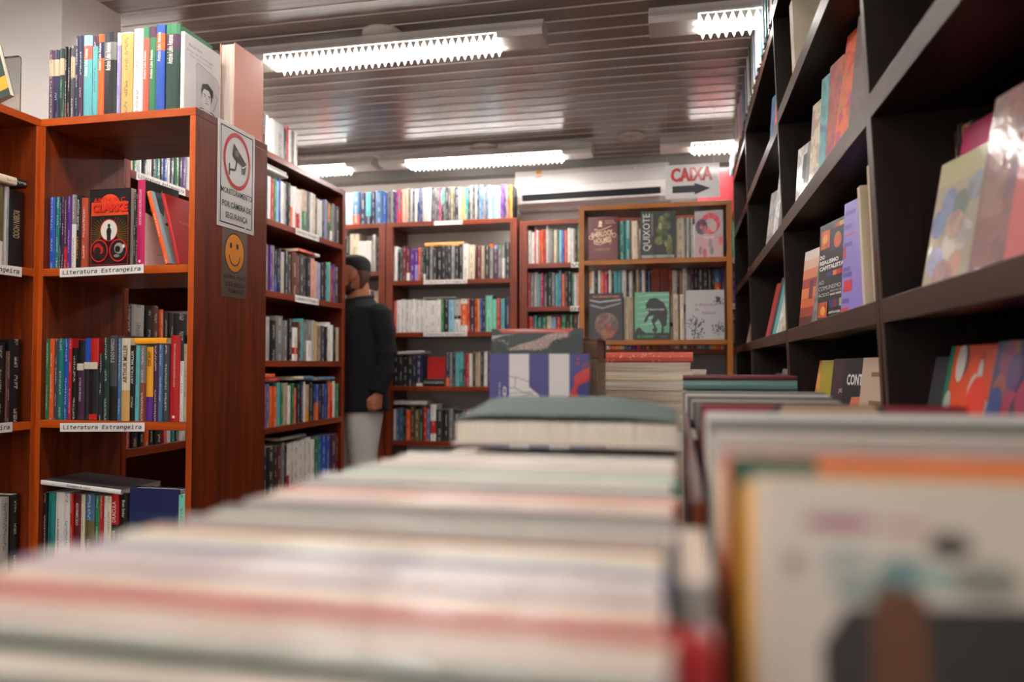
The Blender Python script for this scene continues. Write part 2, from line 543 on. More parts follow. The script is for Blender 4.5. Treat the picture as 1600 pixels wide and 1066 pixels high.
def recalc(me):
    bm = bmesh.new(); bm.from_mesh(me); bmesh.ops.recalc_face_normals(bm, faces=bm.faces); bm.to_mesh(me); bm.free()

def write_mesh(name, V, F, C, U, mats, mi=None):
    me = bpy.data.meshes.new(name)
    me.from_pydata(V, [], F)
    ca = me.color_attributes.new('Col', 'FLOAT_COLOR', 'CORNER')
    uvl = me.uv_layers.new(name='UVMap')
    dat, uv = [], []
    for c, us, f in zip(C, U, F):
        for u in us: dat += c; uv += u
    ca.data.foreach_set('color', dat); uvl.data.foreach_set('uv', uv)
    for m in mats: me.materials.append(m)
    if mi: me.polygons.foreach_set('material_index', mi)
    recalc(me)
    return me

def proj_area(b):
    fwd = cam.matrix_world if False else None
    Mi = CAM_INV @ b['M']
    t, h, d = b['t'], b['h'], b['d']
    P = {}
    for i, p in enumerate(boxv(0, t, 0, d, 0, h)):
        q = Mi @ Vector(p)
        if q.z > -0.08: q.z = -0.08
        P[i] = (800 + F_PX * q.x / -q.z, 533 - F_PX * q.y / -q.z)
    cx = sum(p[0] for p in P.values()) / 8; cy = sum(p[1] for p in P.values()) / 8
    if not (-60 < cx < 1900 and -80 < cy < 1500): return 0
    tot = 0
    for f in BOXF:
        a = 0
        pts = [(min(1600, max(0, P[i][0])), min(1066, max(0, P[i][1]))) for i in f]
        for (x0, y0), (x1, y1) in zip(pts, pts[1:] + pts[:1]): a += x0 * y1 - x1 * y0
        tot += abs(a) / 4
    return tot * b['vis']

# ------------------------------------------------------------------ bookcases
class Case:
    pass

WOOD = {'red': (('461403', '90380c'), ('96380a', 'cc5c12')), 'mid': (('380e05', '6e260e'), ('60200c', '963c16')),
        'dark': (('120a05', '2a190f'), ('30190c', '52301a')), 'oak': (('5a2e06', '8c4e0c'), ('94520c', 'c07418'))}

def bookcase(name, label, loc, rotz, W, H, D, shelves, wname, th=0.022, pth=0.02, back=True, lean=0.0, left_depth=None, mids=(), group=None, cat='bookcase', plinth=0.08, top=True):
    c = Case()
    c.matrix = Matrix.Translation(loc) @ Matrix.Rotation(R(rotz), 4, 'Z') @ Matrix.Rotation(R(lean), 4, 'X')
    c.W, c.H, c.D = W, H, D
    e = empty(name, c.matrix, label, cat, group)
    c.e = e
    cols, edge = WOOD[wname]
    bd = lambda n, b: board(n, b, wname + '_wood', cols, edge, e)
    bd('side_panel', (0, pth, 0, left_depth or D, 0, H - (th if top else 0)))
    bd('side_panel', (W - pth, W, 0, D, 0, H - (th if top else 0)))
    for m in mids:
        bd('divider_panel', (m - pth / 2, m + pth / 2, 0.003, D - 0.004, 0, H - (th if top else 0)))
    if top: bd('top_panel', (0, W, 0, D, H - th, H))
    for z in shelves:
        if mids:
            xs = [pth] + [v for m in mids for v in (m - pth / 2, m + pth / 2)] + [W - pth]
            for k in range(0, len(xs), 2): bd('shelf', (xs[k], xs[k + 1], 0, D - 0.004, z - th, z))
        else:
            bd('shelf', (pth, W - pth, 0, D - 0.004, z - th, z))
    bd('plinth', (pth, W - pth, 0.02, 0.04, 0, min(shelves) - th))
    if back:
        bd('back_panel', (pth, W - pth, D - 0.008, D, 0, H - th))
    return c

def strip_label(case, x, z, w=0.25, h=0.022, y=0.0, text='Literatura Estrangeira', rot=0.0):
    p = Print((0, 0, 0), (1, 0, 0), (0, 0, 1))
    p.rect(-w / 2, w / 2, -h / 2, h / 2, 'f2efe8'); p.lift += 0.0004
    p.text(text, 0, -0.001, w * 0.93, h * 0.62, '18181a', fnt=MONO, bold=0.012, shear=0.12)
    o = p.build('shelf_label', case.e, 'white paper strip with black typed words')
    o.matrix_local = Matrix.Translation((x, y - 0.0006, z)) @ Matrix.Rotation(R(rot), 4, 'Y')
    return o
CAM_INV = (Matrix.Translation(cam.location) @ cam.rotation_euler.to_matrix().to_4x4()).inverted()
ID = Case(); ID.matrix = Matrix.Identity(4)

# ------------------------------------------------------------------ room
CEIL = 2.45
X0, X1, Y0, Y1 = -3.5, 2.0, -2.2, 5.42
wallm = plain('painted_wall', 'e6dfd8', 0.6, bump=0.15, bscale=140)
wallb = plain('unseen_wall_dark', '4a3026', 0.5, bump=0.1, bscale=30)  # walls out of view, coloured dark to cut down bounced light
def struct(o): o['kind'] = 'structure'; return o

def floor_mat():
    m, t, b = nt_new('floor_tiles')
    tc = t.nodes.new('ShaderNodeTexCoord')
    br = t.nodes.new('ShaderNodeTexBrick')
    br.inputs['Scale'].default_value = 2.2; br.offset = 0.0
    br.inputs['Color1'].default_value = (*hexc('6e5a4a'), 1); br.inputs['Color2'].default_value = (*hexc('7a6555'), 1)
    br.inputs['Mortar'].default_value = (*hexc('3a322c'), 1)
    br.inputs['Mortar Size'].default_value = 0.01; br.inputs['Brick Width'].default_value = 1.0; br.inputs['Row Height'].default_value = 1.0
    t.links.new(tc.outputs['Object'], br.inputs['Vector'])
    t.links.new(br.outputs[0], b.inputs['Base Color'])
    b.inputs['Roughness'].default_value = 0.35
    return m
struct(box('floor', (X0, X1, Y0, Y1, -0.1, 0), floor_mat()))
struct(box('wall_back', (X0 - 0.1, X1 + 0.1, Y1, Y1 + 0.1, 0, CEIL + 0.1), wallm))
_p = [(boxv(*b), BOXF) for b in ((X0 - 0.1, -2.2, Y0 - 0.1, Y0, 0, CEIL + 0.1), (1.0, X1 + 0.1, Y0 - 0.1, Y0, 0, CEIL + 0.1), (-2.2, 1.0, Y0 - 0.1, Y0, 2.2, CEIL + 0.1), (-2.2, 1.0, Y0 - 0.1, Y0, 0, 0.3))]
struct(mesh_obj('wall_front', *merge(_p), wallb))
struct(box('wall_left', (X0 - 0.1, X0, Y0, Y1, 0, CEIL + 0.1), wallb))
struct(box('wall_right', (X1, X1 + 0.1, Y0, Y1, 0, CEIL + 0.1), wallb))
struct(box('wall_column', (X0, -2.225, 2.385, 2.69, 0, CEIL), wallm))
struct(box('trim_back', (X0, X1, 5.30, Y1, 2.38, CEIL + 0.01), plain('grey_paint', '8c8885', 0.6, bump=0.1)))

def ceiling_mat():
    m, t, b = nt_new('ceiling_boards')
    tc = t.nodes.new('ShaderNodeTexCoord')
    mp = t.nodes.new('ShaderNodeMapping'); mp.inputs['Scale'].default_value = (1.5, 60, 60)
    t.links.new(tc.outputs['Object'], mp.inputs['Vector'])
    n = t.nodes.new('ShaderNodeTexNoise'); n.inputs['Scale'].default_value = 1.0; n.inputs['Detail'].default_value = 5
    t.links.new(mp.outputs[0], n.inputs['Vector'])
    rp = t.nodes.new('ShaderNodeValToRGB')
    rp.color_ramp.elements[0].position = 0.3; rp.color_ramp.elements[0].color = (*hexc('7a6c64'), 1)
    rp.color_ramp.elements[1].position = 0.75; rp.color_ramp.elements[1].color = (*hexc('988a82'), 1)
    t.links.new(n.outputs['Fac'], rp.inputs[0]); t.links.new(rp.outputs[0], b.inputs['Base Color'])
    b.inputs['Roughness'].default_value = 0.3
    b.inputs['Coat Weight'].default_value = 0.2; b.inputs['Coat Roughness'].default_value = 0.2
    bp = t.nodes.new('ShaderNodeBump'); bp.inputs['Strength'].default_value = 0.08; bp.inputs['Distance'].default_value = 0.003
    t.links.new(n.outputs['Fac'], bp.inputs['Height']); t.links.new(bp.outputs['Normal'], b.inputs['Normal'])
    return m
def make_ceiling():
    prof = []; mid = []
    p = 0.112
    y = Y0 - 0.05
    while y < Y1 + 0.05:
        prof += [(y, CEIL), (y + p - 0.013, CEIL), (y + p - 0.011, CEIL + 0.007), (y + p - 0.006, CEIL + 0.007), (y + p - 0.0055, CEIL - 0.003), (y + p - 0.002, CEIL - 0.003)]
        mid += [0, 0, 0, 1, 1, 0]  # pale bead colour paints in the highlight along each board edge
        y += p
    V = [(x, yy, z) for x in (X0 - 0.05, X1 + 0.05) for yy, z in prof]
    n = len(prof)
    V += [(X0 - 0.05, prof[0][0], CEIL + 0.1), (X0 - 0.05, prof[-1][0], CEIL + 0.1), (X1 + 0.05, prof[0][0], CEIL + 0.1), (X1 + 0.05, prof[-1][0], CEIL + 0.1)]
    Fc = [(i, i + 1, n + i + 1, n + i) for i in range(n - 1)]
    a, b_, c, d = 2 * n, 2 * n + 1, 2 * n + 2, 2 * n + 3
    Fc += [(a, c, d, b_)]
    return struct(mesh_obj('ceiling', V, Fc, [ceiling_mat(), plain('ceiling_bead_highlight', 'dccec6', 0.3)], mi=mid[:n - 1] + [0]))
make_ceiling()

# ------------------------------------------------------------------ fluorescent fixtures
white_metal = plain('white_enamel', 'dcd4cc', 0.35, coat=0.3)
lamp_glow = plain('fluorescent_tube', 'ffffff', 0.4, emit=LAMP_STRENGTH)
dull_metal = plain('dull_steel', '9a9894', 0.4, metal=0.8)
def fixture(x, y, label, L=1.42):
    M = Matrix.Translation((x, y, CEIL - 0.028))
    e = empty('fluorescent_lamp', M, label, 'ceiling light', 'fluorescent lamps fixed under the ceiling')
    # housing: shallow trapezoid body
    prof = [(-0.045, 0), (-0.055, -0.02), (-0.075, -0.045), (-0.075, -0.052), (0.075, -0.052), (0.075, -0.045), (0.055, -0.02), (0.045, 0)]
    v, f = loft([[(xx, a, b) for a, b in prof] for xx in (0, L)])
    o = mesh_obj('housing', v, f, white_metal, e)
    rr_ = [ellring((L / 2, 0, z), r, r, 28) for z, r in ((0.028, 0.085), (0.018, 0.088), (0.01, 0.075), (0.0, 0.03))]
    mesh_obj('ceiling_rose', *loft(rr_), plain('ivory_plastic', 'd8cec2', 0.4), e, smooth=True)
    for x0, x1 in ((0.0, 0.19), (L - 0.19, L)):
        prof2 = [(-0.073, -0.052), (-0.07, -0.072), (0.07, -0.072), (0.073, -0.052)]
        v, f = loft([[(xx, a, b) for a, b in prof2] for xx in (x0, x1)])
        mesh_obj('end_cover', v, f, white_metal, e)
    for s in (-1, 1):
        rings = [[(xx, s * 0.034 + 0.016 * math.cos(t), -0.070 + 0.016 * math.sin(t)) for t in [2 * math.pi * k / 14 for k in range(14)]] for xx in (0.192, L - 0.192)]
        v, f = loft(rings)
        mesh_obj('tube', v, f, lamp_glow, e, smooth=False)
        # saw-toothed reflector strip along the edge
        V, Fc = [], []
        n = 34; w = (L - 0.39) / n
        for i in range(n):
            a = 0.195 + i * w
            k = len(V)
            for th in (0, 0.0012):
                yy = s * (0.072 + th)
                V += [(a, yy, -0.054), (a + w, yy, -0.054), (a + w * 0.5, yy, -0.094)]
            Fc += [(k, k + 1, k + 2), (k + 5, k + 4, k + 3), (k, k + 2, k + 5, k + 3), (k + 1, k + 4, k + 5, k + 2), (k, k + 3, k + 4, k + 1)]
        mesh_obj('louver', V, Fc, white_metal, e)
    return e
for yr, rn in ((4.84, 'over the far bookcases'), (3.07, 'over the middle of the shop'), (1.33, 'over the display table'), (-0.5, 'behind the display table')):
    for xx, cn in ((-3.42, 'first'), (-1.95, 'second'), (-0.11, 'third')):
        fixture(xx, yr, 'white fluorescent lamp %s, %s in its row' % (rn, cn))
white_plastic = plain('ivory_plastic', 'd8cec2', 0.4)
def rosette(x, y, label, r=0.09):
    M = Matrix.Translation((x, y, CEIL))
    rings = [ellring((0, 0, 0), r, r, 28), ellring((0, 0, -0.008), r, r, 28), ellring((0, 0, -0.014), r * .93, r * .93, 28), ellring((0, 0, -0.008), r * .8, r * .8, 28), ellring((0, 0, -0.006), r * .2, r * .2, 28), ellring((0, 0, -0.018), r * .12, r * .12, 28)]
    v, f = loft(rings)
    o = mesh_obj('ceiling_outlet_cover', v, f, white_plastic, None, M, smooth=True)
    tag(o, label, 'outlet cover', 'round outlet covers on the ceiling')
rosette(-0.285, 4.80, 'ivory round outlet cover between two far fluorescent lamps', 0.085)

# ------------------------------------------------------------------ bookcases
CA = bookcase('bookcase', 'near reddish bookcase whose end panel carries the camera warning signs', (-1.725, 1.78, 0), 0, 0.485, 1.70, 0.36, [1.284, 0.870, 0.465, 0.08], 'red', th=0.022, pth=0.018, back=False, left_depth=0.31, group='reddish wooden bookcases')
CA0 = bookcase('bookcase', 'reddish bookcase at the picture edge, turned square to the signed one', (-1.722, 0.90, 0), 90, 0.8835, 1.70, 0.29, [1.282, 0.866, 0.468, 0.08], 'red', th=0.022, pth=0.018, back=True, group='reddish wooden bookcases')
CB0 = bookcase('bookcase', 'reddish bookcase seen through the open back of the signed bookcase', (-1.9, 2.335, 0), 90, 0.805, 2.035, 0.30, [1.714, 1.372, 1.04, 0.722, 0.40, 0.08], 'mid', th=0.03, pth=0.022, group='reddish wooden bookcases')
CB = bookcase('bookcase', 'tall reddish bookcase between the signed end panel and the man', (-1.9, 3.145, 0), 90, 1.01, 2.035, 0.30, [1.714, 1.372, 1.04, 0.722, 0.40, 0.08], 'mid', th=0.03, pth=0.04, group='reddish wooden bookcases')
CC0 = bookcase('bookcase', 'back wall bookcase behind the head of the man', (-2.9, 5.0, 0), 0, 0.91, 2.005, 0.30, [1.67, 1.34, 1.0, 0.66, 0.30], 'mid', th=0.032, pth=0.05, back=False, group='reddish bookcases on the back wall')
CC = bookcase('bookcase', 'wide back wall bookcase below the packed top row of books', (-1.985, 5.0, 0), 0, 0.93, 2.005, 0.30, [1.60, 1.242, 0.873, 0.50, 0.12], 'mid', th=0.032, pth=0.05, back=False, group='reddish bookcases on the back wall')
CD = bookcase('bookcase', 'back wall bookcase under the air conditioner, partly behind the orange shelf unit', (-1.04, 5.0, 0), 0, 0.92, 1.98, 0.30, [1.693, 1.405, 1.12, 0.83, 0.5, 0.1], 'mid', th=0.032, pth=0.055, back=False, group='reddish bookcases on the back wall')
CD2 = bookcase('bookcase', 'back wall bookcase behind the orange shelf unit, nearest the red box', (-0.118, 5.0, 0), 0, 0.92, 1.98, 0.30, [1.693, 1.405, 1.12, 0.83, 0.5, 0.1], 'mid', th=0.032, pth=0.055, back=False, group='reddish bookcases on the back wall')
CO = bookcase('shelf_unit', 'orange wooden open shelf unit displaying covers below the cashier sign', (-0.545, 4.25, 0), 0, 0.825, 1.905, 0.26, [1.60, 1.155, 0.70, 0.25], 'oak', th=0.026, pth=0.03, back=False, cat='shelf unit')
RU = []
for (ya, yb, ln, lb) in ((-0.92, 0.27, 2.6, 'dark bookcase beside the very front of the display table'), (0.28, 1.455, 2.6, 'dark bookcase holding the magenta and the marbled orange books'),
                     (1.46, 2.645, 2.0, 'dark bookcase holding the purple book and the black realism book'), (2.65, 3.93, 1.2, 'dark bookcase holding the leaning red book'),
                     (3.935, 4.975, 0.5, 'farthest dark bookcase, next to the orange shelf unit')):
    c = bookcase('bookcase', lb, (0.345 + 1.1 * math.tan(R(ln)), yb, 0), -90, yb - ya, 2.205, 0.31, [1.85, 1.495, 1.135, 0.785, 0.43, 0.1], 'dark', th=0.042, pth=0.022, lean=ln, group='dark wooden bookcases in a line')
    RU.append(c)
R0, R1, R2, R3, R4 = RU

for x, z, cs in ((0.205, 1.273, CA), (0.215, 0.853, CA)):
    strip_label(cs, x, z, 0.262, 0.0235, y=-0.001, rot=-1.2)
strip_label(CA0, 0.70, 1.268, 0.25, 0.026)
strip_label(CA0, 0.68, 0.856, 0.25, 0.026)
strip_label(CB, 0.54, 1.700, 0.26, 0.034)
strip_label(CB, 0.54, 1.357, 0.26, 0.034)
strip_label(CB0, 0.19, 1.699, 0.28, 0.03)
strip_label(CB0, 0.5, 1.357, 0.26, 0.03)
strip_label(CC, 0.45, 1.988, 0.2, 0.026)
strip_label(CC, 0.43, 1.585, 0.31, 0.028)
strip_label(CC, 0.43, 1.227, 0.31, 0.028)
strip_label(CD, 0.39, 1.676, 0.085, 0.034, text='VO')
strip_label(CD, 0.385, 1.388, 0.085, 0.034, text='00')
strip_label(CD2, 0.445, 1.676, 0.06, 0.034, text='O')
strip_label(CD2, 0.445, 1.388, 0.06, 0.034, text='O')

# ------------------------------------------------------------------ signs
signm = plain('sign_plastic', 'e9e7e4', 0.28, coat=0.3)
def end_sign():
    # on the end panel, plane x = -1.24, facing +x
    M = Matrix(((0, 0, 1, -1.2398), (1, 0, 0, 1.878), (0, 1, 0, 1.405), (0, 0, 0, 1)))
    e = empty('warning_sign', M, 'white warning sign with a camera in a red ring on the bookcase end', 'sign')
    w, h = 0.186, 0.297
    box('panel', (0, w, 0, h, 0, 0.0015), signm, e)
    p = Print((0, 0, 0.0016), (1, 0, 0), (0, 1, 0))
    t = 0.0035; m = 0.011
    for r in ((m, w - m, h - m - t, h - m), (m, w - m, m, m + t), (m, m + t, m, h - m), (w - m - t, w - m, m, h - m)): p.rect(*r, '161616')
    p.rect(w * 0.72, w * 0.93, m - 0.001, m + t + .001, 'e9e7e4'); p.rect(w * 0.76, w * 0.9, m, m + 0.003, '333333')
    cx, cy = w * 0.5, 0.197
    p.ring(cx, cy, 0.069, 0.082, 0.0105, 'c81e28', n=48)
    # camera: body, hood, lens, bracket
    g = '26282a'
    p.poly([(cx - 0.018, cy + 0.050), (cx + 0.022, cy + 0.022), (cx + 0.048, cy + 0.004), (cx + 0.030, cy - 0.010), (cx - 0.014, cy + 0.006), (cx - 0.024, cy + 0.012)], g)
    p.poly([(cx + 0.022, cy - 0.012), (cx + 0.046, cy - 0.002), (cx + 0.040, cy - 0.028), (cx + 0.024, cy - 0.030)], g)
    p.poly([(cx + 0.026, cy - 0.010), (cx + 0.044, cy - 0.001), (cx + 0.043, cy - 0.005), (cx + 0.027, cy - 0.013)], 'e9e7e4')
    p.line([(cx - 0.002, cy + 0.004), (cx - 0.010, cy - 0.026), (cx - 0.036, cy - 0.030)], 0.0065, g)
    p.rect(cx - 0.042, cx - 0.036, cy - 0.046, cy - 0.012, g)
    p.rect(cx - 0.010, cx + 0.006, cy + 0.016, cy + 0.032, '6e6e70')
    p.text('MONITORAMENTO', w / 2, 0.104, w * 0.84, 0.0165, '2a2a2c', bold=0.012)
    p.text('POR CÂMERA DE', w / 2, 0.069, w * 0.78, 0.021, '1c1c1e', bold=0.012)
    p.text('SEGURANÇA', w / 2, 0.034, w * 0.6, 0.021, '1c1c1e', bold=0.012)
    p.build('sign_print', e)
    M = Matrix(((0, 0, 1, -1.2398), (1, 0, 0, 1.903), (0, 1, 0, 1.211), (0, 0, 0, 1)))
    e = empty('smiley_sign', M, 'bronze sticker with orange smiling face below the camera warning sign', 'sign')
    w, h = 0.126, 0.192
    box('panel', (0, w, 0, h, 0, 0.0008), plain('bronze_foil', '7c6a5e', 0.35, metal=0.5), e)
    p = Print((0, 0, 0.0009), (1, 0, 0), (0, 1, 0))
    cx, cy = w * 0.49, 0.127
    p.disc(cx, cy, 0.049, 0.056, '1a1410', n=40); p.disc(cx, cy, 0.0465, 0.0535, 'f09410', n=40)
    for s in (-1, 1): p.disc(cx + s * 0.016 - 0.003, cy + 0.02, 0.0058, 0.0085, '1a1410', n=18)
    p.ring(cx, cy - 0.004, 0.029, 0.034, 0.0035, '1a1410', n=22, s=186, e=354)
    p.text('SORRIA, VOCÊ', cx, 0.058, w * 0.86, 0.0155, '1c1614', bold=0.01)
    p.text('ESTÁ SENDO', cx + .003, 0.038, w * 0.76, 0.0165, '1c1614', bold=0.01)
    p.text('FILMADO!', cx + .008, 0.018, w * 0.58, 0.0125, '1c1614', bold=0.01)
    p.build('sign_print', e)
end_sign()

def cashier_sign():
    e = empty('cashier_sign', Matrix.Translation((-0.068, 4.22, 1.915)) @ Matrix.Rotation(R(-0.6), 4, 'Y'), 'white hanging sign reading CAIXA with a black arrow', 'sign')
    w, h = 0.285, 0.185
    box('panel', (0, w, 0, 0.003, 0, h), signm, e)
    p = Print((0, -0.0004, 0), (1, 0, 0), (0, 0, 1))
    for q in (-.0022, -.0011, 0, .0011, .0022): p.text('CAIXA', w * 0.49 + q, h * 0.70, w * 0.76, 0.076, 'd8201c', bold=0.03)
    p.poly([(w * 0.13, h * 0.17), (w * 0.54, h * 0.17), (w * 0.54, h * 0.10), (w * 0.83, h * 0.27), (w * 0.54, h * 0.44), (w * 0.54, h * 0.375), (w * 0.13, h * 0.375)], '262626')
    p.build('sign_print', e)
    for xx in (0.01, w - 0.03):
        v, f = tube([(xx, 0.0015, h - 0.002), (xx, 0.0015, CEIL - 1.915)], [0.0007, 0.0007], 6)
        mesh_obj('thread', v, f, plain('nylon', 'd0d0d0', 0.3), e)
cashier_sign()

def red_box():
    e = empty('poster_box', Matrix.Translation((0.12, 5.06, 1.981)), 'glossy red box standing on the back wall bookcase behind the cashier sign', 'box')
    box('carton', (0, 0.34, 0, 0.14, 0, 0.30), plain('glossy_red', 'c04048', 0.2, coat=0.6), e, bevel=0.003)
    p = Print((0, -0.0004, 0), (1, 0, 0), (0, 0, 1))
    for k in range(7): p.rect(0.02, 0.32, 0.12 + k * 0.024, 0.124 + k * 0.024, 'a83038')
    p.build('carton_print', e)
red_box()

# ------------------------------------------------------------------ air conditioner
def aircon():
    e = empty('air_conditioner', Matrix.Translation((-1.115, 5.42, 2.115)) @ Matrix.Rotation(R(-0.8), 4, 'Y'), 'white split air conditioner on the back wall', 'air conditioner')
    body = plain('ac_plastic', 'dedcd8', 0.25, coat=0.4)
    prof = [(0, 0.0), (-0.13, 0.0), (-0.175, 0.03), (-0.195, 0.075), (-0.203, 0.14), (-0.2, 0.22), (-0.185, 0.255), (-0.15, 0.265), (0, 0.265)]
    v, f = loft([[(xx, a, b) for a, b in prof] for xx in (0.0, 1.06)])
    o = mesh_obj('body', v, f, body, e)
    md = o.modifiers.new('bevel', 'BEVEL'); md.width = 0.006; md.segments = 2
    blk = plain('ac_dark', '0c0c0d', 0.6)
    def slab(n, x0, x1, pts, m):
        v, f = loft([[(xx, a, b) for a, b in pts] for xx in (x0, x1)])
        return mesh_obj(n, v, f, m, e)
    slab('air_outlet', 0.05, 1.0, [(-0.165, 0.03), (-0.187, 0.032), (-0.2035, 0.088), (-0.18, 0.09)], blk)
    for k in range(16):
        xx = 0.08 + k * 0.058
        slab('guide_vane', xx, xx + 0.004, [(-0.17, 0.035), (-0.187, 0.04), (-0.199, 0.074), (-0.18, 0.076)], plain('ac_vane', '3a3a3c', 0.5))
    slab('flap', 0.05, 1.0, [(-0.178, 0.028), (-0.196, 0.026), (-0.204, 0.038), (-0.2, 0.042), (-0.19, 0.034), (-0.178, 0.034)], body)
    slab('panel_seam', 0.01, 1.05, [(-0.201, 0.139), (-0.2045, 0.139), (-0.2045, 0.142), (-0.201, 0.142)], plain('ac_seam', 'a8a6a2', 0.5))
    slab('energy_label', 0.15, 0.188, [(-0.186, 0.255), (-0.2015, 0.205), (-0.203, 0.205), (-0.188, 0.257)], plain('label_orange', 'e09030', 0.5))
    slab('pilot_lamp', 0.83, 0.838, [(-0.196, 0.235), (-0.2, 0.222), (-0.203, 0.222), (-0.199, 0.236)], plain('lamp_white', 'f4f4f4', 0.3))
aircon()

# ------------------------------------------------------------------ books in the signed bookcase
T = 'the top of the signed bookcase'
def ala(col='f0ece0', dirn='u', s='António Lobo Antunes', at=0.66, ln=0.34):
    return [(s, 0.42, at, ln, 0.42, col, dirn, None)]
row(CA, 1.70, 0.020, 0.428,
    'pl+be@.62+pl@.86:20:193 nv+be@.62+nv@.86:20:192 dn+be@.62+dn@.86:21:194 br+bk@.2:10:199 bk:12:196 dg+be@.55+dg@.84:16:200 nv:15:226 pl+nv@.5:17:225 tl+ro@.7+lb@.87:34:224 '
    'lb+tl@.0+pl@.87:20:221 or+nv@.7+or@.9:24:224 bk+gy@.66+dk@.88:48:226 la+wh@.85:14:222 ta+cr@.98:44:222 wh:37:229 ro+gn@.87:23:230 gn+pl@.87:26:230 bl+or@.7+bl@.9:32:232 dn+pl@.7+gn@.88:52:231'
    .replace('ro', 'co'), T, h=0.22, d=0.15, y=0.004, jit=0.003, vis=1,
    prints={1: [('LAU', .5, .32, .1, .4, 'a8c8e0', 'u', None)], 2: [('DOR HOMENS', .5, .42, .26, .4, '70a890', 'u', None)], 8: ala(), 10: ala(at=.72), 11: ala(at=.7), 15: ala(at=.55), 16: ala(at=.55), 17: ala(at=.74), 18: ala(at=.7)})
def cover_portrait(w, h, p):
    p.rect(0.002, w - .002, 0.002, h - .002, 'e4e2e2')
    p.text('Almada Nuno', w * .28, h * .87, w * .35, 0.009, '8a8088')
    p.text('Dias de Antologia', w * .42, h * .79, w * .7, 0.008, 'b08488'); p.text('The two moons', w * .42, h * .74, w * .6, 0.007, 'c09494')
    p.poly([(w * .33, 0.003), (w * .95, 0.003), (w * .95, h * .56), (w * .89, h * .62), (w * .35, h * .70), (w * .31, h * .66)], 'cfcccb')
    p.line([(w * .33, 0.003), (w * .31, h * .66), (w * .35, h * .70), (w * .89, h * .62), (w * .95, h * .56), (w * .95, .003)], 0.0014, '8a8098')
    cx = w * .60
    # striped shirt, neck, face, hair
    p.poly([(w * .33, .003), (w * .90, .003), (w * .86, h * .07), (w * .7, h * .14), (w * .5, h * .14), (w * .36, h * .08)], 'e8e6e4')
    for k in range(4): p.line([(w * (.34 + k * .02), h * (.02 + k * .03)), (w * .5, h * (.035 + k * .03)), (w * .74, h * (.03 + k * .03)), (w * (.88 - k * .02), h * (.015 + k * .03))], 0.003, '202024')
    p.poly([(cx - w * .08, h * .12), (cx + w * .1, h * .12), (cx + w * .1, h * .26), (cx - w * .08, h * .22)], 'dad6d4')
    p.disc(cx, h * .33, w * .15, h * .145, '1c1a1c', n=30)
    p.disc(cx - w * .01, h * .285, w * .125, h * .135, 'dedad8', n=30)
    p.poly([(cx - w * .17, h * .33), (cx - w * .1, h * .40), (cx + w * .1, h * .40), (cx + w * .18, h * .32), (cx + w * .17, h * .43), (cx + w * .02, h * .49), (cx - w * .13, h * .45)], '1a181a')
    for s in (-1, 1):
        p.line([(cx + s * w * .03, h * .32), (cx + s * w * .10, h * .33)], 0.0022, '1a181a'); p.disc(cx + s * w * .06, h * .30, w * .02, h * .006, '1a181a', n=10)
    p.line([(cx - w * .01, h * .30), (cx - w * .025, h * .25), (cx + w * .01, h * .245)], 0.0012, '3a383a')
    p.line([(cx - w * .05, h * .21), (cx, h * .218), (cx + w * .04, h * .208)], 0.0018, '5a4a4a')
    p.line([(w * .78, h * .15), (w * .9, h * .34), (w * .84, h * .40)], 0.0015, '3a383a')
add_book(CA.matrix @ Matrix.Translation((0.434, 0.002, 1.70)), 0.012, 0.206, 0.165, 'wh', label='white paperback with a line-drawn portrait cover at the end of the signed bookcase top', group='books on ' + T, text=False, force=True,
         prints=dict(face='front', fn=cover_portrait))
row(CA, 1.70, 0.33, 0.405, 'cr:20:215 tn:14:218 be:18:205 sb:14:222'.replace('tn', 'be'), 'the rear row on top of the signed bookcase', y=0.17, d=0.13, vis=.3)
add_book(CA.matrix @ Matrix.Translation((0.414, 0.172, 1.70)), 0.014, 0.222, 0.15, 'sb', label='steel blue hardcover standing behind the portrait paperback', group='books on ' + T, hard=True, text=False)
pages_out(CA, 0.431, 0.19, 1.70, 0.048, 0.25, 0.158, 'sm', 'large salmon red plastic-wrapped hardcover atop the signed bookcase, pages outward', group='books on ' + T, text=False, hard=True, force=True)

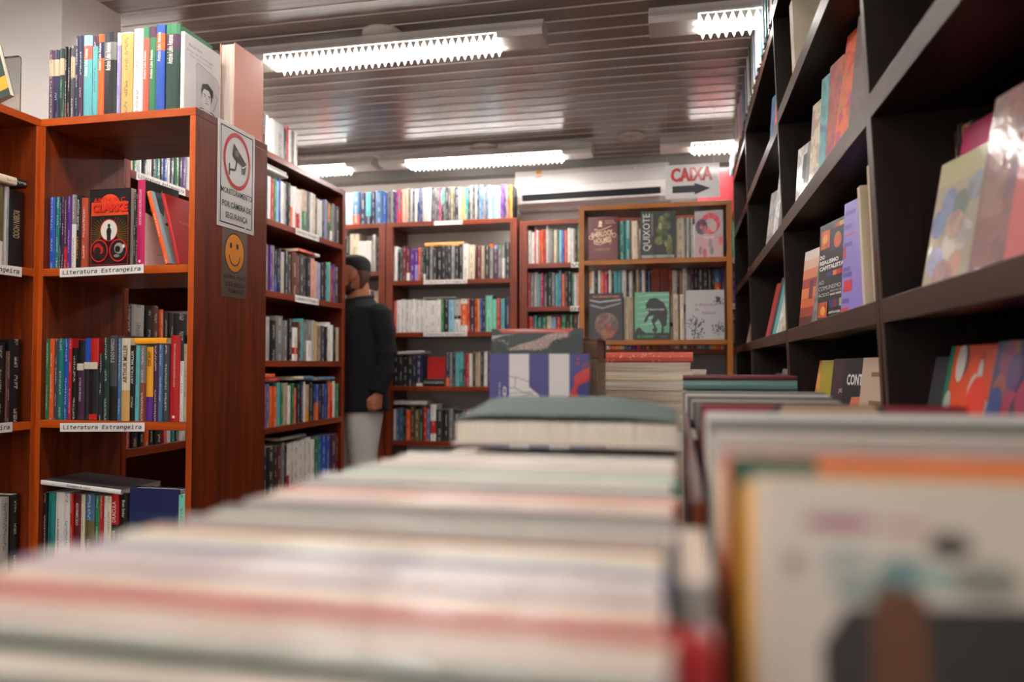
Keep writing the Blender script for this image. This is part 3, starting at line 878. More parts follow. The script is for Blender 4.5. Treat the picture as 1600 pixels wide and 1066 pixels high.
def p_clarke(w, h, p):
    p.rect(0.004, w - .004, .004, h - .004, '1c1a1a'); p.rect(.006, w - .006, .006, h * .69, '8a1612'); p.rect(.009, w - .009, .009, h * .675, '1c1412')
    cx = w * .5
    p.disc(cx, h * .80, w * .24, h * .13, 'e8501a', n=30, a0=0, a1=180)
    p.rect(w * .06, w * .94, h * .66, h * .83, 'e85a20'); p.rect(w * .075, w * .925, h * .668, h * .82, 'd84a18')
    p.text('ARTHUR C.', cx, h * .855, w * .80, h * .065, 'd01818', bold=.03)
    p.text('CLARKE', cx + .002, h * .747, w * .86, h * .105, '2a0c0a', bold=.05); p.text('CLARKE', cx, h * .757, w * .86, h * .105, 'e02018', bold=.045)
    for k in range(-9, 10):
        if abs(k) < 2: continue
        p.line([(cx + math.sin(k * .17) * w * .2, h * .44 + math.cos(k * .17) * h * .05), (cx + math.sin(k * .17) * w * .47, h * .44 + math.cos(k * .17) * h * .21)], 0.0011, '8a6a20')
    for k in range(-7, 8):
        if abs(k) < 2: continue
        p.line([(cx + math.copysign(w * .2, k), h * (.44 - abs(k) * .008)), (cx + math.copysign(w * .46, k), h * (.44 - abs(k) * .035 + .05))], 0.0011, '8a6a20')
    p.disc(cx, h * .47, w * .215, h * .145, 'c01a14', n=30); p.disc(cx, h * .47, w * .195, h * .13, 'e0dcd2', n=30)
    p.poly([(cx - .004, h * .50), (cx + .005, h * .50), (cx + .008, h * .46), (cx + .006, h * .40), (cx + .006, h * .34), (cx - .006, h * .34), (cx - .006, h * .40), (cx - .008, h * .46)], '2a1a18')
    p.disc(cx, h * .525, .0042, .0058, '2a1a18', n=12)
    for sx, c1, c2 in ((.27, 'c01a14', '3a2a2a'), (.73, '2a2624', 'a8a4a0')):
        p.disc(w * sx, h * .21, w * .215, h * .145, 'c82018', n=30); p.disc(w * sx, h * .21, w * .19, h * .128, '1e1a1a', n=30)
        p.disc(w * sx - w * .03 * (1 if sx < .5 else -.6), h * .235, w * .11, h * .07, c1 if sx < .5 else c2, n=20)
    p.disc(w * .33, h * .22, w * .05, h * .05, 'c81a14', n=16); p.disc(w * .235, h * .21, w * .08, h * .05, '2a1c1c', n=16)
    p.disc(w * .72, h * .225, w * .065, h * .042, '1a1818', n=16); p.disc(w * .86, h * .26, w * .035, h * .024, 'e8e4dc', n=16); p.disc(w * .70, h * .14, w * .07, h * .02, '8a8680', n=16)
S2 = 'the upper shelf of the signed bookcase'
row(CA, 1.284, 0.022, 0.144, 'bl:24:200 te:21:200 nv:10:200 pl:11:199 rd+pl@.3:13:200 pu:15:200 wh+gy@.6:20:204 bk:20:202 ru:27:194', S2, d=0.14, y=0.012, jit=.003,
    prints={7: [('FAMÍLIAS', .5, .28, .3, .5, 'd88a20', 'd', None), ('ANTÔNIO MARTINS', .5, .73, .42, .5, 'e8e4dc', 'd', None)]})
display(CA, 0.150, 0.012, 1.284, 0.130, 0.214, 0.022, 'bk', 'black and red paperback with orange sun, faced out on the signed bookcase', force=True, prints=dict(face='front', fn=p_clarke), group='books on ' + S2)
row(CA, 1.284, 0.286, 0.302, 'dk:8 db:8', 'the upper shelf of the signed bookcase after the faced-out book', d=0.14, y=0.016, h=.205, jit=.002)
def p_pink(w, h, p):
    p.rect(.001, w, .001, h - .001, 'f0d8ce'); p.poly([(0, h * .62), (w, h * .5), (w, h), (0, h)], '2a2620'); p.poly([(w * .1, h * .66), (w * .5, h * .95), (w * .45, h * .6)], '8a8438'); p.poly([(w * .5, h * .6), (w * .8, h * .9), (w * .9, h * .6)], '5c6434')
    p.line([(w * .4, h * .4), (w * .75, h * .42)], .002, '5a4038'); p.line([(w * .4, h * .34), (w * .8, h * .36)], .002, '5a4038'); p.line([(w * .35, h * .16), (w * .9, h * .16)], .001, '6a5048')
add_book(CA.matrix @ Matrix.Translation((0.305, 0.006, 1.284)), 0.024, 0.232, 0.14, 'mg', label='tall magenta paperback with a pale pink cover on the signed bookcase', group='books on ' + S2, text=False, force=True, prints=dict(face='front', fn=p_pink, spine=[('ANTOLOGIA DO HUMOR RUSSO', .5, .68, .42, .3, 'f0c8d8', 'd', None), ('@R', .5, .055, .03, .24, 'f0d8e0', 'd', None)]))
def p_face(w, h, p):
    p.rect(0, w * .12, 0, h, 'a8c0c8'); p.rect(w * .12, w, 0, h, '4c5c66')
    p.poly([(w * .12, 0), (w * .12, h * .78), (w * .3, h * .86), (w * .62, h * .86), (w, h * .5), (w, h * .18), (w * .55, 0)], 'a8acac')
    p.poly([(w * .12, h * .72), (w * .14, h * .92), (w * .5, h * .92), (w * .6, h * .84), (w * .3, h * .80), (w * .2, h * .66)], '30363c')
    p.poly([(w * .16, h * .55), (w * .25, h * .585), (w * .4, h * .55), (w * .25, h * .53)], '1c1e20')
    p.poly([(w * .3, h * .38), (w * .38, h * .41), (w * .5, h * .37)], '303234'); p.poly([(w * .2, h * .27), (w * .4, h * .31), (w * .6, h * .27), (w * .4, h * .24)], '282a2c')
add_book(CA.matrix @ Matrix.Translation((0.393, 0.006, 1.286)) @ Matrix.Rotation(R(-17), 4, 'Y'), 0.013, 0.205, 0.14, 'or', label='leaning paperback with orange spine and a grey face photograph', group='books on ' + S2, text=True, force=True, prints=dict(face='front', fn=p_face))
def p_red(w, h, p):
    p.text('Kanpa', w * .5, h * .62, w * .34, .012, 'd87838'); p.line([(w * .35, h * .55), (w * .7, h * .54)], .0012, 'b04a20'); p.line([(w * .5, h * .50), (w * .75, h * .49)], .0012, 'b04a20')
add_book(CA.matrix @ Matrix.Translation((0.424, 0.012, 1.286)) @ Matrix.Rotation(R(-15), 4, 'Y'), 0.010, 0.196, 0.13, 'rd', label='bright red paperback leaning behind the grey face cover', group='books on ' + S2, text=False, force=True, prints=dict(face='front', fn=p_red))

S3 = 'the middle shelf of the signed bookcase'
row(CA, 0.870, 0.020, 0.463,
    'gn:13:222 or:15:222 dg:12:219 te:19:222 bl:16:222 rd:11:222 bk:21:196 pl+bk@.64:22:217 dk+bl@.66:18:222 dk+rd@.66:27:222 dk:14:180 dn:20:223 bk+dg@.4:24:229 sb:14:221 ta+cr@.37:27:221 bk:17:202 '
    'tl:13:202 br2+gy@.5:19:202 pu+ye@.33:22:197 pl:17:207 sb:14:204 dg:19:202 rd:32:228 wh+dk@.7:12:228 be:14:205', S3, d=0.15, y=0.010, jit=.003,
    prints={7: [('O TRIO DO MUNDO', .5, .38, .3, .3, 'd8c8d8', 'd', None), ('@R', .5, .665, .085, 1.0, 'd8cdb8', 'd', None)], 8: [('@R', .5, .665, .085, 1.0, 'd8cdb8', 'd', None)], 9: [('@R', .5, .665, .085, 1.0, 'd8cdb8', 'd', None), ('@R', .5, .04, .07, 1.0, 'c81a18', 'd', None)],
            12: [('CONAN DOYLE', .5, .82, .28, .5, 'c8c8c8', 'd', None)], 14: [('ARTHUR MILLER', .55, .69, .46, .5, '1c1814', 'u', None)],
            15: [('FOCO', .5, .25, .14, .42, 'd8d8d0', 'u', None), ('ARTHUR MILLER', .5, .71, .44, .42, 'd8d8d0', 'u', None)],
            18: [('LIANE LARGE', .5, .84, .2, .5, '1a1a1a', 'd', None)], 22: [('NOVA ANTOLOGIA DO CONTO RUSSO', .5, .65, .5, .17, 'f0d8d0', 'd', None), ('@R', .5, .055, .03, .24, 'f0ece8', 'd', None)]})
flat_book(CA, 0.246, 0.03, 1.0763, 0.138, 0.12, 0.016, 'ye', 'yellow paperback lying on the middle shelf row of the signed bookcase', group='books on ' + S3, text=False)

S4 = 'the lower shelf of the signed bookcase'
row(CA, 0.465, 0.020, 0.285,
    'bk:12:205 te:21:206 wh:26:207 wh:22:204 rd:11:204 dr:21:203 mi+cr@.0:12:203 sb+ol@.0+sb@.66:29:204 gn:15:202 rd:12:202 wh:9:202 cr:14:202 bk+rd@.6:23:212 bk:27:212', S4, d=0.14, y=0.014, jit=.003,
    prints={1: [('Leonardo Padura', .5, .68, .36, .32, '0c4038', 'd', None), ('Hereges', .5, .38, .2, .32, '0c4038', 'd', None)], 2: [('ÁGUA, SANGUE, ESPÍRITO', .5, .42, .48, .3, '1c1c1c', 'd', None)], 5: [('ADORMECIDO', .5, .74, .3, .4, 'e8e0d8', 'd', None)],
            12: [('DRACULA', .5, .76, .26, .5, 'f0d8d0', 'u', None), ('BRAM STOKER', .5, .36, .34, .4, 'd8d0d0', 'u', None)], 13: [('Bram Stoker', .5, .8, .22, .35, 'd8d0d0', 'd', None), ('Dracula', .5, .28, .24, .55, 'e8e8e8', 'd', None)]})
flat_book(CA, 0.008, 0.006, 0.693, 0.262, 0.16, 0.013, 'wh', 'white paperback lying slanted across the lower shelf row', tilt=4.2, side='dg', group='books on ' + S4, force=True, prints=[('Coragem & calma', .5, .5, .28, .45, '3a3a3a', 'u', None)])
def p_blue(w, h, p):
    p.rect(0, w, h * .72, h, '202a5c'); p.rect(0, w, h * .58, h * .72, '28345e'); p.rect(0, w, h * .48, h * .58, '38405c'); p.rect(0, w, h * .36, h * .48, '4c4a50'); p.rect(0, w, h * .2, h * .36, '5c5448'); p.rect(0, w, 0, h * .2, '6a5a48')
display(CA, 0.290, 0.012, 0.465, 0.150, 0.228, 0.03, 'nv', 'large navy blue plastic-wrapped book faced out on the lower shelf', prints=dict(face='front', fn=p_blue), force=True, group='books on ' + S4, hard=True)
row(CA, 0.465, 0.441, 0.463, 'mi:10:215', 'the lower shelf end, against the signed end panel', y=0.006, jit=0)

# the bookcase at the picture edge
E1 = 'the upper shelf at the picture edge'
row(CA0, 1.282, 0.50, 0.857, 'nv bk dr bk gy dk:20 bk:26:205 bk:30:214 wh+ol@.3:26:214 lg:6:212 bk:26:208', E1, d=0.14, y=0.02, vis=.8,
    prints={7: [('DUMAS  O CONDE DE MONTE CRISTO', .5, .52, .8, .34, 'd8d4cc', 'd', None)], 8: [('Os três', .3, .85, .22, .3, '605850', 'd', None), ('MOSQUETEIROS', .72, .66, .42, .3, '504840', 'd', None)], 10: [('ROBIN HOOD', .5, .56, .36, .42, 'b8a878', 'd', None)]})
flat_book(CA0, 0.62, 0.012, 1.5, 0.23, 0.14, 0.022, 'cr', 'cream paperback with a black end lying above the musketeer books', bands=[(.86, 'bk')], group='books on ' + E1, force=True)
E2 = 'the middle shelf at the picture edge'
row(CA0, 0.866, 0.50, 0.857, 'br gy dk bl wh be:14 be:16:200 bk:22:214 bk:20:214 bk:16:214 bk:20:214 br:6:190 bk:20:222', E2, d=0.14, y=0.02, vis=.8,
    prints={7: [('O CÃO DE TERRACOTA', .5, .4, .5, .4, 'c8c0b8', 'd', None)], 8: [('SEQUESTROS NA NOITE', .5, .42, .5, .4, 'c8c0b8', 'd', None)], 9: [('O MÉTODO SICILIANO', .5, .42, .5, .4, 'c8c0b8', 'd', None)], 10: [('A FORMA DA ÁGUA', .5, .45, .46, .4, 'c8c0b8', 'd', None)]})
E3 = 'the lower shelf at the picture edge'
row(CA0, 0.468, 0.50, 0.857, 'wh gy dk rd wh br:14 ye+br@.6:16:190 bk:18:186 wh:8:186 br:10:190 wh:24:200 lg:16:200 bk:12:204', E3, d=0.14, y=0.02, vis=.8, prints={9: [('DRÁCULA', .5, .5, .5, .5, 'b82020', 'd', None)]})
flat_book(CA0, 0.62, 0.012, 0.676, 0.2, 0.14, 0.014, 'wh', 'white paperback lying above the lowest visible row at the picture edge', group='books on ' + E3)
def acrylic():
    e = empty('acrylic_stand', Matrix.Translation((-1.935, 1.752, 1.7)), 'clear acrylic stand with rounded corners on the bookcase at the picture edge', 'display stand')
    g = bpy.data.materials.new('clear_acrylic'); g.use_nodes = True
    b = g.node_tree.nodes['Principled BSDF']; b.inputs['Transmission Weight'].default_value = 1.0; b.inputs['Roughness'].default_value = 0.02; b.inputs['IOR'].default_value = 1.3
    w, h, r = 0.17, 0.172, 0.012
    pts = [(0, 0), (w, 0)] + [(w - r + r * math.cos(R(a)), h - r + r * math.sin(R(a))) for a in (0, 30, 60, 90)] + [(r + r * math.cos(R(a)), h - r + r * math.sin(R(a))) for a in (90, 120, 150, 180)]
    v, f = loft([[(a, yy, b_) for a, b_ in pts] for yy in (0, 0.003)])
    mesh_obj('front_plate', v, f, g, e)
    box('foot_plate', (0, w, -0.06, 0, 0, 0.003), g, e)
acrylic()
display(ID, -1.874, 1.70, 1.70, 0.135, 0.15, 0.014, 'dn', 'dark book with yellow band leaning before the acrylic stand', tilt=-18, bands=[(.14, 'ye'), (.38, 'dn')], group='books on the picture edge bookcase', force=True)

# ------------------------------------------------------------------ books of the side bookcases (face +x)
P1 = ', seen through the signed bookcase'
row(CB0, 1.714, 0.026, 0.775, 'ta gn wh dk wh dk+rd@.5 te dk bl wh nv gn dk pu wh nv pu nv gy wh dk rd wh gy bl wh dk gy wh', 'the top shelf' + P1, h=0.23, d=0.14, vis=.75, y=.01)
row(CB0, 1.372, 0.026, 0.775, 'dk wh wh dk gy dk wh dg bk wh dk gy dk wh rd dk bk gy wh dk bk dk gy', 'the second shelf' + P1, h=0.22, vis=.25)
row(CB0, 1.04, 0.026, 0.775, 'bk lg:22 bk br or dk dk bk:26 wh lg wh dk wh dk:14 bk gy bk wh dk', 'the third shelf' + P1, h=0.19, vis=.6)
row(CB0, 0.722, 0.026, 0.775, 'rd dk dk or dk dk rd wh te dk wh gy wh gy wh dk wh gy wh dk rd dk', 'the fourth shelf' + P1, h=0.2, vis=.5)
for k, (cc, w, ang) in enumerate((('dr', .2, 2), ('wh', .19, -4), ('bk', .21, 3), ('br', .18, -6), ('lg', .2, 8))):
    flat_book(CB0, 0.08, 0.02, 0.40 + k * 0.022, w, 0.15, 0.021, cc, '%s book in the lying pile on the fifth shelf%s, %s from below' % (PAL[cc][1], P1, ordinal(k + 1)), rz=ang, vis=.5, group='lying books behind the signed bookcase')
for k, (cc, w, ang) in enumerate((('bk', .2, 1), ('cr', .19, -5), ('dr', .2, 4), ('wh', .2, -3), ('gy', .2, 6))):
    flat_book(CB0, 0.31, 0.02, 0.40 + k * 0.022, w, 0.15, 0.021, cc, '%s book in the second lying pile on the fifth shelf%s, %s from below' % (PAL[cc][1], '', ordinal(k + 1)), rz=ang, vis=.5, group='lying books behind the signed bookcase')
SB = ' of the bookcase beside the man'
B = CB
row(B, 1.714, 0.045, 0.965, 'gy wh pi wh gy:14 wh rd gn lb bl wh:13 lg dk bk or+wh@.5 wh ru+wh@.4 rd+wh@.4 wh gn+be@.5:26 dg:10 wh:14 cr dk wh wh:12 dn la gn br+or@.5 wh+gn@.3 gy dk:26', 'the top shelf' + SB, h=0.215, vis=.9, tilt=0)
flat_book(B, 0.15, 0.01, 1.952, 0.20, 0.15, 0.014, 'wh', 'white book lying lower in the pair above the top shelf row' + SB, group='lying books beside the man')
flat_book(B, 0.145, 0.015, 1.968, 0.20, 0.15, 0.014, 'lg', 'light grey book lying uppermost above the top shelf row' + SB, group='lying books beside the man')
row(B, 1.372, 0.045, 0.965, 'dk+wh@.1:16 wh:10 cr:8 gy:22 pu:9 gy bl+dk@.3 nv dk lg:12 dk:16 dg br:24 br2 dg:18 dk dk:20 pi:18 be la:14 dk:18 dk tl:13 mi rd pu dg:24', 'the second shelf' + SB, h=0.215, vis=.9,
    prints={0: [('ULYSSES', .5, .5, .7, .6, 'e8e4e0', 'd', None)]})
flat_book(B, 0.46, 0.008, 1.604, 0.24, 0.15, 0.016, 'or', 'orange and white book lying over the second shelf row' + SB, bands=[(.3, 'rd'), (.75, 'wh')], group='lying books beside the man')
row(B, 1.04, 0.045, 0.965, 'wh dk pi:15 dk lg:16 bk:20 gy:24 gy:16 bk:16 wh+rd@.2+wh@.4:20:170 br tl:9 gy:16 wh+gy@.5:20 lg:12 ta gy:20 dg:14 dk wh:16 wh:12 bk be:12', 'the third shelf' + SB, h=0.21, vis=.9, hv=.02)
row(B, 0.722, 0.045, 0.965, 'bl:18 be:8 gn:10 mg:8 sb:12 or:12 or tl:12 gn be:16 wh:12 gn or:10:180 dk nv:14 wh:8 ye+be@.3:16 dk:14 dk or+bl@.5:14 dk nv:16 bl bk or:12 rd+or@.5:10 wh gn:16', 'the fourth shelf' + SB, h=0.2, vis=.9)
for x, z, w, cc, lab, bb in ((0.06, .938, .22, 'rd', 'red and white book lying under the orange one', ()), (0.05, .958, .19, 'or', 'bright orange book lying over the blue and pink spines', ()), (.42, .942, .22, 'cr', 'cream book with a blue end lying', [(.5, 'sb')]), (.7, .935, .2, 'sb', 'steel blue book lying', ())):
    flat_book(B, x, .01, z, w, .15, .018, cc, lab + ' on the fourth shelf' + SB.replace(' of', ' of', 1), bands=bb, group='lying books beside the man')
row(B, 0.40, 0.045, 0.965, 'dk+wh@.6 rd rd:18 nv dk:24 dk dr:14 gy dk rd+wh@.3 wh:16 wh:17 wh:16 wh:18 wh:16 wh:14 gn:18 te bl:22 bl:20 pl:26 dr', 'the fifth shelf' + SB, h=0.225, vis=.8)
flat_book(B, .3, .01, .645, .26, .15, .015, 'gy', 'grey book lying over the white spines of the fifth shelf' + SB, group='lying books beside the man')
row(B, 2.035, 0.02, 0.46, 'lg wh gn dk wh wh lg:30 dk:6 rd:6 wh gy wh', 'the very top' + SB, h=0.17, hv=.01, vis=.8, d=.12)

# ------------------------------------------------------------------ books on the back wall
BW = ' of the back wall bookcase'
row(CC0, 2.005, 0.30, 0.91, 'bk wh be dk rd:16 pi lb:16 tl:8 lb:14 wh sb+co@.0+sb@.3:16 nv:14 tl+nv@.0+tl@.25:12 nv sb:16 bl', 'the very top' + ' behind the man', h=0.225, vis=1)
row(CC, 2.005, 0.0, 0.90, 'gy:8 dg lg nv pu:9 mg:9 co+tl@.4:10 rd cr pi be dg:9 lg dg:14 wh:10 dk+gy@.6 bl dg:12 lg lg:16 wh:14 dg dg:12 dg:12 dg mg:9 bk+te@.5 dk+te@.5 dg:9 bk:12 dg:12 ol:16 dg:9 bk:16 lg:10 pi:7 pc:16 pi+te@.2 te:9 dk gy dk lg dk sb sb gy dg sb wh lb te lb+wh@.1 mi:9 lg pu:9 pu pl:10 gy ru:8 or:8 ye:6 bk:6', 'the very top' + BW, h=0.228, vis=1, hv=.01, tilt=0)
row(CC, 1.60, 0.052, 0.52, 'wh:14 tl+dk@.0+tl@.9:9 dg:12 dr:12 gy+wh@.0+dr@.25:14 pu:18 la+pu@.5:14 or:10 dg:10 wh+bk@.2:8 bk:14 gy:12 dk:16 bk:20 dk dk dk:13 gy:14 bk:14', 'the second shelf' + BW, h=0.23, vis=1)
row(CC, 1.60, 0.52, 0.88, 'bk:16 wh:22 cr:24 _:8 dr:16 be:14 dk:18 gy+or@.9:16 pl+la@.9:16 gy+gn@.9:16 wh+gy@.6:12 dk:20', 'the second shelf end' + BW, h=0.235, vis=1)
flat_book(CC, .27, .03, 1.838, .28, .15, .022, 'pc', 'peach orange book lying over the black spines on the back wall', group='lying books on the back wall')
row(CC, 1.242, 0.052, 0.88, 'co:9 wh:15 wh:13 wh:16 wh:17 wh:15 wh:15 wh:14 wh:24 wh:14 dk+gn@.0:10 bk:14 lb:18 wh+bk@.4+lg@.5:20 or+wh@.0+or@.2+wh@.85:22 rd:8 dk:14 rd:8 ye:7 bl:9 dk:10 mi:22:245 mi:12 rd:12 tl:14 nv:16', 'the third shelf' + BW, h=0.225, hv=.006, vis=1)
flat_book(CC, .26, .03, 1.474, .24, .15, .012, 'lg', 'light grey slim book lying over the white spines on the back wall', group='lying books on the back wall')
row(CC, 0.873, 0.052, 0.26, 'bk:16 dk:14 bk:14 dk:16 dk:10 wh+nv@.1:18', 'the fourth shelf start' + BW, h=0.2, vis=1)
flat_book(CC, .03, .01, 1.086, .25, .15, .02, 'lg', 'light grey book lying over black spines, fourth shelf of the back wall bookcase', tilt=-3, group='lying books on the back wall')
def p_rc(w, h, p):
    p.rect(0, w, 0, h, 'b01c14'); p.poly([(w * .3, 0), (w * .7, 0), (w * .62, h * .45), (w * .5, h * .6), (w * .38, h * .45)], '6c4034'); p.disc(w * .5, h * .7, w * .12, h * .1, '5a2a24'); p.rect(0, w, 0, h * .06, 'e8e4dc')
flat_book(CC, .268, .02, .873, .15, .14, .05, 'bk', 'thick black book lying under the faced-out red one, back wall', group='lying books on the back wall')
display(CC, .292, .03, .924, .13, .15, .02, 'rd', 'small red faced-out book with a figure on the back wall fourth shelf', prints=dict(face='front', fn=p_rc), group='books on the fourth shelf of the back wall bookcase')
row(CC, 0.873, 0.43, 0.88, 'nv+or@.0+nv@.25:14 gy dk tl:16 te+tl@.5:14 dr rd:12 wh dk be:10 be bk wh:14 dg:20 bk wh:16 dk gy:12 wh:14', 'the fourth shelf' + BW, h=0.235, vis=.6)
row(CC, 0.50, 0.052, 0.88, 'wh:8 sb:10 sb:10 dk or:12 br ol:14 dk rd:9 sb wh+rd@.2+wh@.55:16:250 dk:20 dk:14 gy bk:20 dk:16 wh+rd@.9 dk gy br:12 dk:20 dg:16 wh dr dk bk', 'the fifth shelf' + BW, h=0.22, vis=.45)
flat_book(CC, .055, .02, .745, .24, .15, .026, 'wh', 'white book lying over the fifth shelf row of the back wall bookcase', group='lying books on the back wall')
row(CC0, 1.67, 0.50, 0.71, 'be bk br wh dk dk:12 cr:34:270', 'the second shelf behind the man', h=0.25, vis=.8)
def p_wc(w, h, p):
    p.rect(0, w * .55, h * .12, h * .38, 'f09848'); p.rect(w * .55, w, h * .12, h * .38, 'e87448')
display(CC0, .705, .0, 1.67, .10, .215, .02, 'wh', 'white faced-out book with an orange square behind the head of the man', prints=dict(face='front', fn=p_wc), group='books behind the man')
row(CC0, 1.67, 0.81, 0.86, 'wh:14:260 dk:14:240', 'the second shelf end behind the man', h=0.25, vis=.8)
row(CC0, 1.34, 0.50, 0.86, 'dk wh gy dk wh:14 wh:12 dk wh:12 dk be:12', 'the third shelf behind the man', h=0.2, vis=.5)
row(CC0, 0.66, 0.50, 0.86, 'dk wh gy dk', 'the lowest shelf behind the man', h=0.2, vis=.1)
row(CD, 1.693, 0.056, 0.42, 'wh:14 wh rd:6:245 wh:10 or:9 or:9 rd:9 wh:8:250 lg:10 gy cr:14 gn lb bl:10 or:10 wh:14 wh:12 br:10 gn:9:250 gy', 'the top shelf below the air conditioner', h=0.225, vis=1)
row(CD, 1.405, 0.056, 0.42, 'rd:8 gy:12 lg:14 tl:8 mg:10 dg:14 dk:14 gy:12 tl:12 sb:10 or:10 dk:10 dk:12 gn:8 wh:8 pi:12 gy', 'the second shelf below the air conditioner', h=0.225, vis=1)
row(CD, 1.12, 0.056, 0.42, 'rd te:9 te:10 gn cr:10 lb rd:12 gn dk gn:8 br wh', 'the third shelf below the air conditioner', h=0.225, vis=.5)
row(CD, 1.405, 0.42, 0.86, 'dk:16 wh+pc@.5:16 wh dk wh:10 or:12 mg:14 wh dk tl:14 tl wh:16 dk:8 wh:12 dk ye+be@.4 sb wh nv sb', 'the second shelf behind the orange unit', h=0.225, vis=.45)
row(CD2, 1.405, 0.056, 0.40, 'ru wh:15 br be:9 wh:14 gy pl dk:14 dg:14 dg:14 dk:12 dk wh+or@.0+sb@.6:20 pu', 'the second shelf end behind the orange unit', h=0.225, vis=.45, tilt=0)
row(CD, 1.12, 0.42, 0.86, 'rd nv tl:10 bl gn:8 gy wh or:12 ye:12 be gn:8 pu:9 pu:10 rd dk or', 'the third shelf behind the orange unit', h=0.2, vis=.3)
row(CD2, 1.12, 0.056, 0.40, 'be:16 cr:14 dk wh nv rd:10 gn wh:14 te bl wh ye:12 or ta:12', 'the third shelf end behind the orange unit', h=0.2, vis=.3)
row(CD2, 1.693, 0.056, 0.385, 'gy wh te wh dk be', 'the hidden top shelf behind the orange unit', h=0.225, vis=.02)
row(CD2, 1.693, 0.40, 0.49, 'te:14 mi:22:240 mi:22:235', 'the top shelf sliver past the orange unit', h=0.24, vis=.4)
row(CD2, 1.405, 0.40, 0.49, 'rd:8 pu:14 pu:12 pl:12', 'the second shelf sliver past the orange unit', h=0.24, vis=.4)
row(CD2, 1.12, 0.40, 0.49, 'gy:8 wh:14 dk:12 bl:12', 'the third shelf sliver past the orange unit', h=0.24, vis=.3)

# ------------------------------------------------------------------ covers in the orange unit
def p_sherlock(w, h, p):
    c = 'f4d0a4'
    p.disc(w * .43, h * .86, w * .06, h * .05, c); p.poly([(w * .34, h * .77), (w * .5, h * .77), (w * .46, h * .82), (w * .38, h * .82)], c)
    p.text('SIR ARTHUR', w * .74, h * .90, w * .3, h * .022, c, bold=.02); p.text('CONAN DOYLE', w * .76, h * .85, w * .34, h * .022, c, bold=.02)
    p.text('SHERLOCK', w * .49, h * .61, w * .74, h * .13, c, rot=8, bold=.035); p.text('HOLMES', w * .5, h * .465, w * .6, h * .125, c, rot=8, bold=.035)
    p.ring(w * .12, h * .53, w * .075, h * .055, w * .02, c, n=20); p.ring(w * .88, h * .57, w * .075, h * .055, w * .02, c, n=20)
    p.line([(w * .25, h * .72), (w * .38, h * .685), (w * .6, h * .73), (w * .8, h * .79)], .004, c); p.ring(w * .27, h * .70, w * .05, h * .03, w * .015, c, n=16, s=60, e=300)
    p.line([(w * .22, h * .38), (w * .4, h * .355), (w * .6, h * .41), (w * .78, h * .42)], .004, c); p.ring(w * .74, h * .39, w * .05, h * .03, w * .015, c, n=16, s=-120, e=120)
    p.text('ROMANCES', w * .5, h * .25, w * .5, h * .04, 'd8905c', bold=.02); p.text('editora', w * .5, h * .03, w * .24, h * .012, 'd8905c')
def p_quixote(w, h, p):
    p.rect(0, w, 0, h, '2c322c'); p.rect(0, w * .36, 0, h, '3c423c')
    for a, b, ra, rb, c in ((.62, .78, .13, .13, '6a7440'), (.6, .6, .16, .12, '59643a'), (.52, .38, .12, .1, '7c8048'), (.78, .36, .12, .14, '8a8c54'), (.68, .5, .1, .14, '4a5434'), (.74, .9, .1, .06, '5c6c48'), (.6, .84, .07, .06, '9a9a5c'), (.82, .2, .09, .14, '70743c'), (.56, .68, .05, .07, 'a0a068'), (.8, .7, .06, .1, '5a6a40')):
        p.disc(w * a, h * b, w * ra, h * rb, c, art=.4)
    p.text('QUIXOTE', w * .18, h * .56, h * .78, w * .24, 'e8e6e0', rot=90); p.text('DOM MIGUEL DE CERVANTES', w * .33, h * .72, h * .46, w * .05, 'a8a8a0', rot=90)
    p.rect(w * .02, w * .95, h * .015, h * .08, 'a8a8a4', art=.4)
def p_flower(w, h, p):
    p.rect(0, w, 0, h, 'b4a4a4'); p.rect(0, w, 0, h * .45, 'c09494')
    for k in range(22):
        a = k * .285; p.disc(w * (.55 + .26 * math.cos(a)), h * (.72 + .17 * math.sin(a)), w * .1, h * .06, ('d8404c', 'e0606a', 'e83c44')[k % 3], n=9)
    for k in range(12):
        a = k * .52; p.disc(w * (.24 + .13 * math.cos(a)), h * (.66 + .11 * math.sin(a)), w * .09, h * .06, ('44283c', '6a3048', '30203a')[k % 3], n=9)
    p.disc(w * .66, h * .66, w * .13, h * .12, 'c8a8a4'); p.disc(w * .36, h * .6, w * .08, h * .08, 'a86068')
    p.text('Flores', w * .5, h * .43, w * .4, h * .05, 'f4ecec', shear=.3); p.text('Alma da noite', w * .55, h * .37, w * .5, h * .02, 'e8dcdc')
    for a, b, c in ((.2, .15, '8a6a74'), (.35, .1, 'b84c5c'), (.6, .14, '7c6c70'), (.92, .35, 'd86468'), (.55, .3, '8c7c80')): p.disc(w * a, h * b, w * .07, h * .1, c, n=12)
OU = 'covers faced out in the orange shelf unit'
O = CO
display(O, .045, .01, 1.60, .166, .243, .04, 'dr', 'dark red hardcover with cream curling letters in the orange shelf unit', prints=dict(face='front', fn=p_sherlock), force=True, group=OU, hard=True)
display(O, .338, .01, 1.60, .188, .262, .045, 'dg', 'dark green wrapped book with big vertical white title in the orange unit', prints=dict(face='front', fn=p_quixote), force=True, group=OU)
display(O, .628, .03, 1.60, .148, .255, .03, 'pi', 'greyish pink book with red flowery heads in the orange shelf unit', rz=-8, prints=dict(face='front', fn=p_flower), force=True, group=OU)
row(O, 1.60, .215, .325, 'te:38 te:34 co:5 cr:34', 'the orange unit upper shelf, before the green wrapped cover', y=.05, h=.222, hv=.003, d=.16, vis=1.5)
row(O, 1.60, .53, .62, 'cr:45 dn:6 lg:16 dn:8 wh:8', 'the orange unit upper shelf, before the pink cover', y=.05, h=.228, hv=.004, d=.16, vis=1.5)
row(O, 1.60, .765, .79, 'bk:10 dk:8', 'the orange unit upper shelf end', y=.03, h=.24, hv=.004, d=.16)
